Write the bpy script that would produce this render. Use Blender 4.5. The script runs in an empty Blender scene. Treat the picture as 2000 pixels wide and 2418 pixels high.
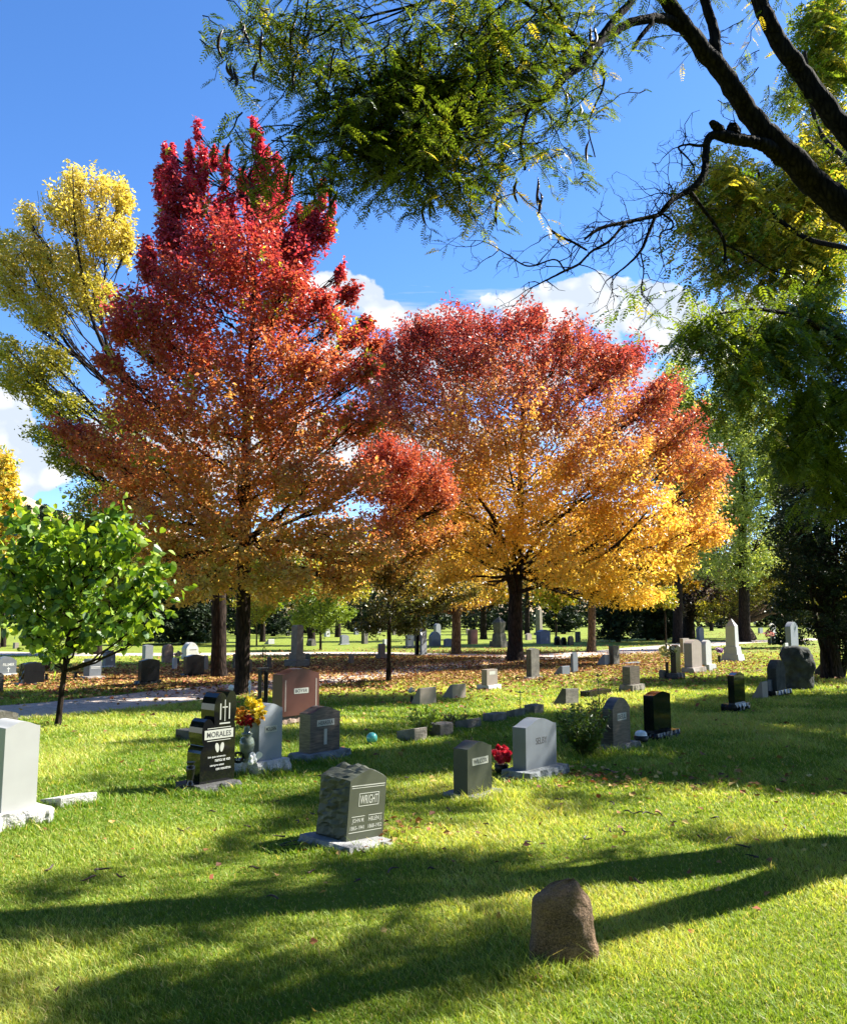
import bpy, math, random
import numpy as np
from mathutils import Vector, Matrix, noise as mnoise

scene = bpy.context.scene
C = scene.collection
R = math.radians
# ------------------------------------------------------------------ camera
CAMH = 2.0
PITCH = R(7.0)
F = 2000.0
cam_d = bpy.data.cameras.new("camera")
cam = bpy.data.objects.new("camera", cam_d)
C.objects.link(cam)
cam.location = (0, 0, CAMH)
cam.rotation_euler = (R(90) + PITCH, 0, 0)
cam_d.sensor_fit = 'HORIZONTAL'
cam_d.sensor_width = 36
cam_d.lens = 36.0
cam_d.clip_start = 0.05
cam_d.clip_end = 6000
scene.camera = cam
# ------------------------------------------------------------------ exposure
scene.view_settings.view_transform = 'Standard'
scene.view_settings.look = 'None'
scene.view_settings.exposure = 1.88
scene.view_settings.gamma = 1
scene.view_settings.use_curve_mapping = False
scene.cycles.max_bounces = 7
scene.cycles.diffuse_bounces = 3
scene.cycles.glossy_bounces = 2
scene.cycles.transmission_bounces = 4
scene.cycles.caustics_reflective = False
scene.cycles.caustics_refractive = False
# ------------------------------------------------------------------ sun
EL = R(42)
HX, HY = 0.934, 0.357
SUN = Vector((HX * math.cos(EL), HY * math.cos(EL), math.sin(EL)))
sun_d = bpy.data.lights.new("sun", 'SUN')
sun_d.energy = 5.0
sun_d.angle = R(0.5)
sun_d.color = (1.0, 0.95, 0.86)
sun = bpy.data.objects.new("sun", sun_d)
C.objects.link(sun)
sun.location = (30, 20, 40)
sun.rotation_euler = SUN.to_track_quat('Z', 'Y').to_euler()
# ------------------------------------------------------------------ projection helpers (source photo pixels, 2000 x 2418)
cP, sP = math.cos(PITCH), math.sin(PITCH)
def ray(px, py):
    u = (px - 1000.0) / F; v = (1209.0 - py) / F
    return np.array([u, cP - v * sP, sP + v * cP])
def W(px, py, d):
    r = ray(px, py); t = d / r[1]
    return np.array([r[0] * t, d, CAMH + r[2] * t])
def G(px, py, z=0.0):
    r = ray(px, py); t = (z - CAMH) / r[2]
    return np.array([r[0] * t, r[1] * t, z])
def proj(p):
    x, y, z = p[0], p[1], p[2] - CAMH
    fw = y * cP + z * sP; up = -y * sP + z * cP
    return 1000 + F * x / fw, 1209 - F * up / fw
# ------------------------------------------------------------------ world: sky with clouds
world = bpy.data.worlds.new("World")
scene.world = world
world.use_nodes = True
nt = world.node_tree
for n in list(nt.nodes): nt.nodes.remove(n)
def N(tree, typ, **kw):
    n = tree.nodes.new(typ)
    for k, v in kw.items(): setattr(n, k, v)
    return n
def L(tree, a, b): tree.links.new(a, b)
def mth(tree, op, a, b=None, c=None, clamp=False):
    n = tree.nodes.new('ShaderNodeMath'); n.operation = op; n.use_clamp = clamp
    for i, v in enumerate((a, b, c)):
        if v is None: continue
        if isinstance(v, (int, float)): n.inputs[i].default_value = v
        else: tree.links.new(v, n.inputs[i])
    return n.outputs[0]
sky = N(nt, 'ShaderNodeTexSky', sky_type='NISHITA')
sky.sun_disc = False
sky.sun_elevation = EL
sky.sun_rotation = math.atan2(HX, HY)
sky.altitude = 1300
sky.air_density = 1.0
sky.dust_density = 0.5
sky.ozone_density = 2.6
tc = N(nt, 'ShaderNodeTexCoord')
sep = N(nt, 'ShaderNodeSeparateXYZ'); L(nt, tc.outputs['Generated'], sep.inputs[0])
yy = mth(nt, 'MAXIMUM', sep.outputs[1], 0.05)
uu = mth(nt, 'DIVIDE', sep.outputs[0], yy)
vv = mth(nt, 'DIVIDE', sep.outputs[2], yy)
def uvdir(px, py):
    r = ray(px, py); return r[0] / r[1], r[2] / r[1]
blobs = [(1500, 770, 190, 90), (1400, 700, 110, 60), (1560, 710, 110, 60), (1640, 770, 110, 80), (1280, 760, 150, 60), (1220, 720, 90, 40), (1030, 760, 70, 40), (840, 700, 75, 45), (900, 740, 60, 40),
         (760, 670, 70, 40), (860, 830, 70, 50), (1150, 850, 400, 80), (1780, 730, 80, 45), (20, 990, 70, 80), (50, 1110, 120, 80), (900, 1070, 900, 90), (-500, 900, 300, 120), (2600, 900, 400, 150)]
acc = None
for bx, by, rx, ry in blobs:
    cu, cv = uvdir(bx, by)
    a = mth(nt, 'MULTIPLY', mth(nt, 'SUBTRACT', uu, cu), F / rx)
    b = mth(nt, 'MULTIPLY', mth(nt, 'SUBTRACT', vv, cv), F / ry)
    q = mth(nt, 'SUBTRACT', 1.0, mth(nt, 'ADD', mth(nt, 'MULTIPLY', a, a), mth(nt, 'MULTIPLY', b, b)))
    acc = q if acc is None else mth(nt, 'SMOOTH_MAX', acc, q, 0.25)
acc = mth(nt, 'MAXIMUM', acc, -5.0)
comb = N(nt, 'ShaderNodeCombineXYZ'); L(nt, uu, comb.inputs[0]); L(nt, mth(nt, 'MULTIPLY', vv, 1.15), comb.inputs[1])
nz = N(nt, 'ShaderNodeTexNoise'); nz.inputs['Scale'].default_value = 17; nz.inputs['Detail'].default_value = 6; nz.inputs['Roughness'].default_value = 0.56
L(nt, comb.outputs[0], nz.inputs['Vector'])
vor = N(nt, 'ShaderNodeTexVoronoi', feature='SMOOTH_F1'); vor.inputs['Scale'].default_value = 18; vor.inputs['Detail'].default_value = 1; vor.inputs['Roughness'].default_value = 0.5; vor.inputs['Smoothness'].default_value = 0.35
L(nt, comb.outputs[0], vor.inputs['Vector'])
puff = mth(nt, 'MULTIPLY', mth(nt, 'SUBTRACT', 0.62, vor.outputs['Distance']), 1.5)
dens = mth(nt, 'ADD', mth(nt, 'ADD', mth(nt, 'MULTIPLY', mth(nt, 'SUBTRACT', nz.outputs[0], 0.46), 4.5), puff), mth(nt, 'MINIMUM', mth(nt, 'ADD', mth(nt, 'MULTIPLY', acc, 1.1), 0.25), 1.15))
cum = N(nt, 'ShaderNodeMapRange'); cum.interpolation_type = 'SMOOTHSTEP'
cum.inputs['From Min'].default_value = 0.0; cum.inputs['From Max'].default_value = 0.42
L(nt, dens, cum.inputs['Value'])
# wispy streaks above the cumulus
mp = N(nt, 'ShaderNodeMapping'); mp.inputs['Rotation'].default_value = (0, 0, R(12)); mp.inputs['Scale'].default_value = (2.5, 17.0, 1)
L(nt, comb.outputs[0], mp.inputs['Vector'])
nw = N(nt, 'ShaderNodeTexNoise'); nw.inputs['Scale'].default_value = 1.6; nw.inputs['Detail'].default_value = 4; nw.inputs['Roughness'].default_value = 0.6
L(nt, mp.outputs[0], nw.inputs['Vector'])
wacc = None
for bx, by, rx, ry in [(1000, 700, 330, 50), (930, 660, 200, 25), (1180, 720, 200, 50), (760, 690, 100, 60), (1700, 800, 200, 90)]:
    cu, cv = uvdir(bx, by)
    a = mth(nt, 'MULTIPLY', mth(nt, 'SUBTRACT', uu, cu), F / rx)
    b = mth(nt, 'MULTIPLY', mth(nt, 'SUBTRACT', vv, cv), F / ry)
    q = mth(nt, 'SUBTRACT', 1.0, mth(nt, 'ADD', mth(nt, 'MULTIPLY', a, a), mth(nt, 'MULTIPLY', b, b)))
    wacc = q if wacc is None else mth(nt, 'MAXIMUM', wacc, q)
wacc = mth(nt, 'MAXIMUM', wacc, -3.0)
wd = mth(nt, 'MULTIPLY', mth(nt, 'ADD', mth(nt, 'MULTIPLY', mth(nt, 'SUBTRACT', nw.outputs[0], 0.57), 6), mth(nt, 'MINIMUM', mth(nt, 'MULTIPLY', wacc, 1.5), 0.6)), 0.8, clamp=True)
allc = mth(nt, 'MAXIMUM', cum.outputs[0], wd, clamp=True)
# cloud tone: bright heads, soft grey-blue bodies
mp2 = N(nt, 'ShaderNodeMapping'); mp2.inputs['Location'].default_value = (-0.008, 0.014, 0)
L(nt, comb.outputs[0], mp2.inputs['Vector'])
nz2 = N(nt, 'ShaderNodeTexNoise'); nz2.inputs['Scale'].default_value = 17; nz2.inputs['Detail'].default_value = 3; nz2.inputs['Roughness'].default_value = 0.55
L(nt, mp2.outputs[0], nz2.inputs['Vector'])
mp3 = N(nt, 'ShaderNodeMapping'); mp3.inputs['Location'].default_value = (-0.006, -0.012, 0); L(nt, comb.outputs[0], mp3.inputs['Vector'])
vor2 = N(nt, 'ShaderNodeTexVoronoi', feature='SMOOTH_F1'); vor2.inputs['Scale'].default_value = 18; vor2.inputs['Detail'].default_value = 0; vor2.inputs['Smoothness'].default_value = 0.5; L(nt, mp3.outputs[0], vor2.inputs['Vector'])
tone = mth(nt, 'ADD', mth(nt, 'ADD', mth(nt, 'MULTIPLY', mth(nt, 'SUBTRACT', nz.outputs[0], nz2.outputs[0]), 2.0), mth(nt, 'MULTIPLY', mth(nt, 'SUBTRACT', vor2.outputs['Distance'], vor.outputs['Distance']), 2.4)), 0.72, clamp=True)
cm = N(nt, 'ShaderNodeMix', data_type='RGBA')
cm.inputs['A'].default_value = (0.62, 0.70, 0.82, 1); cm.inputs['B'].default_value = (1.0, 1.0, 1.0, 1)
L(nt, tone, cm.inputs['Factor'])
csc = N(nt, 'ShaderNodeVectorMath', operation='SCALE'); csc.inputs['Scale'].default_value = 4.6
L(nt, cm.outputs['Result'], csc.inputs[0])
hs = N(nt, 'ShaderNodeHueSaturation'); hs.inputs['Saturation'].default_value = 1.2; hs.inputs['Value'].default_value = 1.1
L(nt, sky.outputs[0], hs.inputs['Color'])
mx = N(nt, 'ShaderNodeMix', data_type='RGBA')
vm = N(nt, 'ShaderNodeVectorMath', operation='MULTIPLY'); vm.inputs[1].default_value = (0.86, 0.88, 1.0); L(nt, hs.outputs[0], vm.inputs[0])
L(nt, allc, mx.inputs['Factor']); L(nt, vm.outputs[0], mx.inputs['A']); L(nt, csc.outputs[0], mx.inputs['B'])
bg = N(nt, 'ShaderNodeBackground'); bg.inputs['Strength'].default_value = 0.074
L(nt, mx.outputs['Result'], bg.inputs['Color'])
wo = N(nt, 'ShaderNodeOutputWorld'); L(nt, bg.outputs[0], wo.inputs['Surface'])

# ================================================================== helpers
class Buf:
    def __init__(s):
        s.v = []; s.c = []; s.loops = []; s.sizes = []; s.n = 0
    def add(s, verts, faces, col=None):
        """faces: int array (M,k) relative to verts"""
        verts = np.asarray(verts, dtype=np.float64).reshape(-1, 3)
        faces = np.asarray(faces, dtype=np.int64)
        s.v.append(verts)
        if col is None: col = np.ones((len(verts), 3)) * 0.5
        col = np.asarray(col, dtype=np.float64)
        if col.ndim == 1: col = np.tile(col, (len(verts), 1))
        s.c.append(col)
        s.loops.append((faces + s.n).ravel())
        s.sizes.append(np.full(len(faces), faces.shape[1]))
        s.n += len(verts)
    def build(s, name, mat, parent=None, smooth=False, origin=None, color=True):
        me = bpy.data.meshes.new(name)
        v = np.concatenate(s.v); loops = np.concatenate(s.loops); sizes = np.concatenate(s.sizes)
        if origin is not None: v = v - np.asarray(origin)
        me.vertices.add(len(v)); me.vertices.foreach_set('co', v.ravel())
        me.loops.add(len(loops)); me.loops.foreach_set('vertex_index', loops.astype(np.int32))
        me.polygons.add(len(sizes))
        starts = np.concatenate(([0], np.cumsum(sizes)[:-1])).astype(np.int32)
        me.polygons.foreach_set('loop_start', starts)
        me.polygons.foreach_set('use_smooth', np.full(len(sizes), smooth))
        if color:
            at = me.color_attributes.new(name='col', type='FLOAT_COLOR', domain='POINT')
            c4 = np.concatenate([np.concatenate(s.c), np.ones((len(v), 1))], axis=1)
            at.data.foreach_set('color', c4.ravel())
        me.update(calc_edges=True); me.validate()
        me.materials.append(mat)
        o = bpy.data.objects.new(name, me)
        C.objects.link(o)
        if parent is not None: o.parent = parent
        if origin is not None: o.location = origin
        return o
def tag(o, label=None, cat=None, group=None, kind=None):
    if label: o['label'] = label
    if cat: o['category'] = cat
    if group: o['group'] = group
    if kind: o['kind'] = kind
    return o
def empty(name, loc, label, cat, group=None, rz=0, rx=0, ry=0):
    o = bpy.data.objects.new(name, None); C.objects.link(o)
    o.empty_display_size = 0.2
    o.location = [float(t) for t in loc]; o.rotation_euler = (rx, ry, rz)
    return tag(o, label, cat, group)
def nrm(a):
    a = np.asarray(a, dtype=float)
    return a / np.maximum(np.linalg.norm(a, axis=-1, keepdims=True), 1e-9)
def tube(buf, pts, rad, sides=8, col=(.1, .1, .1), rough=0.0, cap=True, rs=None):
    pts = np.asarray(pts, float); n = len(pts); rad = np.broadcast_to(np.asarray(rad, float), (n,))
    t = nrm(np.gradient(pts, axis=0))
    ref = np.array([0.31, 0.17, 0.93]) if abs(t[0][2]) < 0.9 else np.array([1.0, 0.1, 0.0])
    a = nrm(np.cross(t, ref)); b = np.cross(t, a)
    ang = np.linspace(0, 2 * np.pi, sides, endpoint=False)
    rr = rad[:, None] * np.ones((1, sides))
    if rough and rs is not None: rr = rr * (1 + rough * rs.normal(size=rr.shape))
    v = pts[:, None, :] + rr[..., None] * (np.cos(ang)[None, :, None] * a[:, None, :] + np.sin(ang)[None, :, None] * b[:, None, :])
    v = v.reshape(-1, 3)
    i = np.arange(n - 1)[:, None] * sides; j = np.arange(sides)[None, :]; j2 = (j + 1) % sides
    f = np.stack([i + j, i + j2, i + sides + j2, i + sides + j], axis=-1).reshape(-1, 4)
    buf.add(v, f, col)
    if cap:
        buf.add(v[:sides], [list(range(sides))[::-1]], col)
        buf.add(v[-sides:], [list(range(sides))], col)
def resample(pts, m):
    pts = np.asarray(pts, float)
    d = np.concatenate([[0], np.cumsum(np.linalg.norm(np.diff(pts[:, :3], axis=0), axis=1))])
    s = np.linspace(0, d[-1], m)
    return np.stack([np.interp(s, d, pts[:, k]) for k in range(pts.shape[1])], axis=1)
def smoothpath(pts, m):
    """Catmull-Rom through pts (any columns)"""
    p = np.asarray(pts, float); p = np.vstack([2 * p[0] - p[1], p, 2 * p[-1] - p[-2]])
    out = []
    for i in range(1, len(p) - 2):
        for t in np.linspace(0, 1, 6, endpoint=False):
            out.append(0.5 * ((2 * p[i]) + (-p[i - 1] + p[i + 1]) * t + (2 * p[i - 1] - 5 * p[i] + 4 * p[i + 1] - p[i + 2]) * t * t + (-p[i - 1] + 3 * p[i] - 3 * p[i + 1] + p[i + 2]) * t ** 3))
    out.append(p[-2])
    return resample(np.array(out), m)
def add_leaves(buf, cen, ax, nr, ln, wd, col, shape='diamond', fold=0.18):
    cen = np.asarray(cen); ax = nrm(ax); sd = nrm(np.cross(nr, ax)); nn = np.cross(ax, sd)
    M = len(cen); ln = np.broadcast_to(ln, (M,))[:, None]; wd = np.broadcast_to(wd, (M,))[:, None]
    if shape == 'diamond':
        v = np.stack([cen - ax * ln * .5, cen + sd * wd * .5 + nn * wd * fold - ax * ln * .08, cen + ax * ln * .5, cen - sd * wd * .5 + nn * wd * fold - ax * ln * .08], axis=1)
        f = (np.arange(M)[:, None] * 4 + np.arange(4)[None, :])
        buf.add(v.reshape(-1, 3), f, np.repeat(col, 4, axis=0))
    elif shape == 'heart':
        P_ = [(-.5, 0, 0), (-.56, .26, .06), (-.25, .5, .12), (.15, .38, .08), (.56, 0, 0), (.15, -.38, .08), (-.25, -.5, .12), (-.56, -.26, .06)]
        v = np.stack([cen + ax * ln * a + sd * wd * b + nn * wd * c for a, b, c in P_], axis=1)
        base = np.arange(M)[:, None] * 8
        f = np.concatenate([base + np.array([[0, 1, 2, 3]]), base + np.array([[0, 3, 4, 5]]), base + np.array([[0, 5, 6, 7]])], axis=0)
        buf.add(v.reshape(-1, 3), f, np.repeat(col, 8, axis=0))
# ------------------------------------------------------------------ materials
def new_mat(name):
    m = bpy.data.materials.new(name); m.use_nodes = True
    for n in list(m.node_tree.nodes): m.node_tree.nodes.remove(n)
    return m, m.node_tree
def leaf_mat(name, trans=0.45, rough=0.45, spec=0.35, tint=(1.25, 1.15, 0.7)):
    m, t = new_mat(name)
    a = N(t, 'ShaderNodeAttribute', attribute_name='col')
    p = N(t, 'ShaderNodeBsdfPrincipled'); p.inputs['Roughness'].default_value = rough; p.inputs['Specular IOR Level'].default_value = spec
    L(t, a.outputs['Color'], p.inputs['Base Color'])
    mul = N(t, 'ShaderNodeMix', data_type='RGBA', blend_type='MULTIPLY'); mul.inputs['Factor'].default_value = 1
    mul.inputs['B'].default_value = (*tint, 1); L(t, a.outputs['Color'], mul.inputs['A'])
    tr = N(t, 'ShaderNodeBsdfTranslucent'); L(t, mul.outputs['Result'], tr.inputs['Color'])
    mix = N(t, 'ShaderNodeMixShader'); mix.inputs[0].default_value = trans
    L(t, p.outputs[0], mix.inputs[1]); L(t, tr.outputs[0], mix.inputs[2])
    o = N(t, 'ShaderNodeOutputMaterial'); L(t, mix.outputs[0], o.inputs['Surface'])
    return m
def bark_mat(name, c1, c2, scale=9, bump=0.6):
    m, t = new_mat(name)
    tcn = N(t, 'ShaderNodeTexCoord')
    mpn = N(t, 'ShaderNodeMapping'); mpn.inputs['Scale'].default_value = (scale, scale, scale * 0.22); L(t, tcn.outputs['Object'], mpn.inputs['Vector'])
    n1 = N(t, 'ShaderNodeTexNoise'); n1.inputs['Scale'].default_value = 1.6; n1.inputs['Detail'].default_value = 8; n1.inputs['Roughness'].default_value = 0.65
    L(t, mpn.outputs[0], n1.inputs['Vector'])
    vr = N(t, 'ShaderNodeTexVoronoi', feature='DISTANCE_TO_EDGE'); vr.inputs['Scale'].default_value = 1.5; L(t, mpn.outputs[0], vr.inputs['Vector'])
    hgt = mth(t, 'ADD', n1.outputs[0], mth(t, 'MULTIPLY', vr.outputs['Distance'], 1.2))
    cr = N(t, 'ShaderNodeValToRGB'); cr.color_ramp.elements[0].position = 0.42; cr.color_ramp.elements[0].color = (*c1, 1)
    cr.color_ramp.elements[1].position = 0.95; cr.color_ramp.elements[1].color = (*c2, 1)
    L(t, hgt, cr.inputs[0])
    b = N(t, 'ShaderNodeBump'); b.inputs['Strength'].default_value = bump; b.inputs['Distance'].default_value = 0.03; L(t, hgt, b.inputs['Height'])
    p = N(t, 'ShaderNodeBsdfPrincipled'); p.inputs['Roughness'].default_value = 0.95; p.inputs['Specular IOR Level'].default_value = 0.1
    L(t, cr.outputs[0], p.inputs['Base Color']); L(t, b.outputs[0], p.inputs['Normal'])
    o = N(t, 'ShaderNodeOutputMaterial'); L(t, p.outputs[0], o.inputs['Surface'])
    return m
def stone_mat(name, c, speck=0.35, rough=0.6, scale=260, bump=0.0, bscale=18, stain=0.25, spec=0.4, grain=False):
    """granite: mineral speckle, faint cloudy variation, optional chiselled bump"""
    m, t = new_mat(name)
    tcn = N(t, 'ShaderNodeTexCoord')
    n1 = N(t, 'ShaderNodeTexNoise'); n1.inputs['Scale'].default_value = scale; n1.inputs['Detail'].default_value = 3; n1.inputs['Roughness'].default_value = 0.7
    L(t, tcn.outputs['Object'], n1.inputs['Vector'])
    n2 = N(t, 'ShaderNodeTexNoise'); n2.inputs['Scale'].default_value = 5; n2.inputs['Detail'].default_value = 6
    if grain:
        mpn = N(t, 'ShaderNodeMapping'); mpn.inputs['Rotation'].default_value = (0, R(28), 0); mpn.inputs['Scale'].default_value = (1.2, 1.2, 9)
        L(t, tcn.outputs['Object'], mpn.inputs['Vector']); L(t, mpn.outputs[0], n2.inputs['Vector'])
    else: L(t, tcn.outputs['Object'], n2.inputs['Vector'])
    s = mth(t, 'ADD', mth(t, 'MULTIPLY', mth(t, 'SUBTRACT', n1.outputs[0], 0.5), speck * 4.5), mth(t, 'MULTIPLY', mth(t, 'SUBTRACT', n2.outputs[0], 0.5), stain * 4))
    val = mth(t, 'ADD', 1.0, s)
    val = mth(t, 'MAXIMUM', val, 0.12)
    sc = N(t, 'ShaderNodeVectorMath', operation='SCALE'); sc.inputs[0].default_value = c; L(t, val, sc.inputs['Scale'])
    p = N(t, 'ShaderNodeBsdfPrincipled'); p.inputs['Roughness'].default_value = rough; p.inputs['Specular IOR Level'].default_value = spec
    L(t, sc.outputs[0], p.inputs['Base Color'])
    if bump:
        n3 = N(t, 'ShaderNodeTexNoise'); n3.inputs['Scale'].default_value = bscale; n3.inputs['Detail'].default_value = 7; n3.inputs['Roughness'].default_value = 0.6
        L(t, tcn.outputs['Object'], n3.inputs['Vector'])
        b = N(t, 'ShaderNodeBump'); b.inputs['Strength'].default_value = bump; b.inputs['Distance'].default_value = 0.03
        L(t, n3.outputs[0], b.inputs['Height']); L(t, b.outputs[0], p.inputs['Normal'])
    o = N(t, 'ShaderNodeOutputMaterial'); L(t, p.outputs[0], o.inputs['Surface'])
    return m
def flat_mat(name, c, rough=0.6, metal=0.0, spec=0.4, vary=0.15):
    m, t = new_mat(name)
    tcn = N(t, 'ShaderNodeTexCoord')
    n1 = N(t, 'ShaderNodeTexNoise'); n1.inputs['Scale'].default_value = 30; n1.inputs['Detail'].default_value = 5; L(t, tcn.outputs['Object'], n1.inputs['Vector'])
    val = mth(t, 'ADD', 1.0, mth(t, 'MULTIPLY', mth(t, 'SUBTRACT', n1.outputs[0], 0.5), vary * 4))
    sc = N(t, 'ShaderNodeVectorMath', operation='SCALE'); sc.inputs[0].default_value = c; L(t, val, sc.inputs['Scale'])
    p = N(t, 'ShaderNodeBsdfPrincipled'); p.inputs['Roughness'].default_value = rough; p.inputs['Metallic'].default_value = metal; p.inputs['Specular IOR Level'].default_value = spec
    L(t, sc.outputs[0], p.inputs['Base Color'])
    o = N(t, 'ShaderNodeOutputMaterial'); L(t, p.outputs[0], o.inputs['Surface'])
    return m
M_LEAF = leaf_mat('leaf_autumn', 0.58, rough=.36, spec=.6)
M_GREEN = leaf_mat('leaf_green', 0.42, rough=.4, spec=.5, tint=(1.5, 1.35, 0.45))
M_DARKLEAF = leaf_mat('leaf_evergreen', 0.12, rough=0.6, spec=0.2)
M_GRASS = leaf_mat('grass_blade', 0.42, rough=0.5, spec=0.3, tint=(1.35, 1.25, 0.5))
M_LITTER = leaf_mat('leaf_litter', 0.15, rough=0.7, spec=0.15)
M_BARK = bark_mat('bark_dark', (0.008, 0.006, 0.005), (0.045, 0.032, 0.025))
M_BARKT = bark_mat('bark_tan', (0.035, 0.024, 0.016), (0.16, 0.11, 0.07))
M_BARKL = bark_mat('bark_locust', (0.004, 0.0035, 0.003), (0.028, 0.023, 0.018), scale=14, bump=0.6)
MS = {
 'white': stone_mat('granite_white', (0.34, 0.345, 0.33), 0.12, 0.55, stain=0.05),
 'whiter': stone_mat('granite_white_rough', (0.44, 0.43, 0.41), 0.3, 0.9, bump=1.0, bscale=26, stain=0.25),
 'grey': stone_mat('granite_grey', (0.155, 0.165, 0.18), 0.2, 0.5, stain=0.08),
 'greyr': stone_mat('granite_grey_rough', (0.24, 0.24, 0.24), 0.35, 0.9, bump=1.0, bscale=26, stain=0.35),
 'blue': stone_mat('granite_blue_grey', (0.115, 0.13, 0.145), 0.18, 0.45, stain=0.15),
 'bluer': stone_mat('granite_blue_grey_rough', (0.15, 0.165, 0.17), 0.3, 0.9, bump=1.0, bscale=24, stain=0.4),
 'green': stone_mat('granite_green_grey', (0.050, 0.056, 0.036), 0.25, 0.5, stain=0.15),
 'greenr': stone_mat('granite_green_grey_rough', (0.075, 0.08, 0.08), 0.3, 0.6, bump=1.0, bscale=22, stain=0.3, spec=0.6),
 'black': stone_mat('granite_black_polished', (0.006, 0.0065, 0.007), 0.3, 0.06, stain=0.1, spec=0.45),
 'blackm': stone_mat('granite_black_satin', (0.008, 0.008, 0.009), 0.3, 0.25, stain=0.2, spec=0.22),
 'blackr': stone_mat('granite_black_rough', (0.05, 0.05, 0.05), 0.4, 0.7, bump=1.0, bscale=24, stain=0.4),
 'red': stone_mat('granite_red_brown', (0.075, 0.030, 0.022), 0.18, 0.35, stain=0.08),
 'redr': stone_mat('granite_red_brown_rough', (0.24, 0.17, 0.13), 0.4, 0.9, bump=1.0, bscale=18, stain=0.6),
 'brown': stone_mat('granite_streaked_brown', (0.075, 0.062, 0.050), 0.2, 0.4, stain=0.8, grain=True),
 'tan': stone_mat('sandstone_tan', (0.17, 0.15, 0.11), 0.2, 0.8, stain=0.3, bump=0.3, bscale=30),
 'pink': stone_mat('granite_pinkish', (0.22, 0.185, 0.155), 0.25, 0.6, stain=0.12),
 'weather': stone_mat('stone_weathered', (0.095, 0.088, 0.07), 0.25, 0.9, stain=0.5, bump=0.6, bscale=20),
 'weatherr': stone_mat('stone_weathered_rough', (0.15, 0.135, 0.11), 0.35, 0.95, stain=0.6, bump=1.0, bscale=16),
 'boulder': stone_mat('boulder_granite', (0.15, 0.095, 0.055), 0.8, 0.9, scale=110, stain=0.5, bump=1.0, bscale=22),
 'mossrock': stone_mat('boulder_mossy', (0.035, 0.038, 0.034), 0.3, 0.95, stain=0.7, bump=1.0, bscale=14),
 'molden': stone_mat('granite_silver_blue', (0.23, 0.25, 0.275), 0.2, 0.5, stain=0.06),
 'panel': stone_mat('panel_frosted', (0.36, 0.37, 0.32), 0.06, 0.7, stain=0.04),
 'inkd': flat_mat('lettering_dark', (0.03, 0.03, 0.03)),
 'inkl': flat_mat('lettering_light', (0.6, 0.62, 0.58)),
 'purple': stone_mat('stone_bluish', (0.09, 0.10, 0.15), 0.2, 0.5, stain=0.3),
}
M_IRON = flat_mat('iron_black', (0.012, 0.012, 0.012), 0.4, 0.2)
M_CER = flat_mat('ceramic_white', (0.7, 0.7, 0.66), 0.35)
M_VASE = stone_mat('vase_green_marble', (0.13, 0.16, 0.13), 0.15, 0.18, scale=60, stain=0.5, spec=0.6)
M_TEAL = flat_mat('glass_teal', (0.10, 0.42, 0.36), 0.12, 0.0, 0.8)
M_PETAL = leaf_mat('petal', 0.35, tint=(1.1, 1.0, 0.9))
M_POD = flat_mat('pod_brown', (0.035, 0.017, 0.012), 0.5)
# ================================================================== ground, paths, hill
def vnoise(x, y, s, seed):
    g = np.random.RandomState(seed).rand(256, 256)
    fx = x / s; fy = y / s
    ix = np.floor(fx).astype(int); iy = np.floor(fy).astype(int); tx = fx - ix; ty = fy - iy
    tx = tx * tx * (3 - 2 * tx); ty = ty * ty * (3 - 2 * ty)
    a = g[ix % 256, iy % 256]; b = g[(ix + 1) % 256, iy % 256]; c = g[ix % 256, (iy + 1) % 256]; d = g[(ix + 1) % 256, (iy + 1) % 256]
    return (a * (1 - tx) + b * tx) * (1 - ty) + (c * (1 - tx) + d * tx) * ty
def ground_mat():
    m, t = new_mat('lawn_soil_and_grass')
    tcn = N(t, 'ShaderNodeTexCoord')
    n1 = N(t, 'ShaderNodeTexNoise'); n1.inputs['Scale'].default_value = 0.35; n1.inputs['Detail'].default_value = 8; n1.inputs['Roughness'].default_value = 0.65
    n2 = N(t, 'ShaderNodeTexNoise'); n2.inputs['Scale'].default_value = 14; n2.inputs['Detail'].default_value = 6; n2.inputs['Roughness'].default_value = 0.7
    for n in (n1, n2): L(t, tcn.outputs['Object'], n.inputs['Vector'])
    cr = N(t, 'ShaderNodeValToRGB')
    e = cr.color_ramp.elements; e[0].position = 0.3; e[0].color = (0.10, 0.15, 0.016, 1); e[1].position = 0.72; e[1].color = (0.25, 0.25, 0.045, 1)
    x = e.new(0.52); x.color = (0.17, 0.21, 0.026, 1)
    v = mth(t, 'ADD', mth(t, 'MULTIPLY', n1.outputs[0], 0.55), mth(t, 'MULTIPLY', n2.outputs[0], 0.45))
    L(t, v, cr.inputs[0])
    b = N(t, 'ShaderNodeBump'); b.inputs['Strength'].default_value = 1.0; b.inputs['Distance'].default_value = 0.06; L(t, n2.outputs[0], b.inputs['Height'])
    p = N(t, 'ShaderNodeBsdfPrincipled'); p.inputs['Roughness'].default_value = 0.9; p.inputs['Specular IOR Level'].default_value = 0.15
    L(t, cr.outputs[0], p.inputs['Base Color']); L(t, b.outputs[0], p.inputs['Normal'])
    o = N(t, 'ShaderNodeOutputMaterial'); L(t, p.outputs[0], o.inputs['Surface'])
    return m
g = Buf(); g.add([(-2500, -60, 0), (2500, -60, 0), (2500, 3500, 0), (-2500, 3500, 0)], [[0, 1, 2, 3]])
tag(g.build('ground', ground_mat()), 'sunlit green cemetery lawn', kind='structure')
M_PATH = stone_mat('gravel_path', (0.46, 0.39, 0.33), 0.4, 0.95, scale=30, stain=0.25, bump=0.8, bscale=40, spec=0.1)
def path_world(px): return np.array([G(a, b)[:2] for a, b in px])
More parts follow.
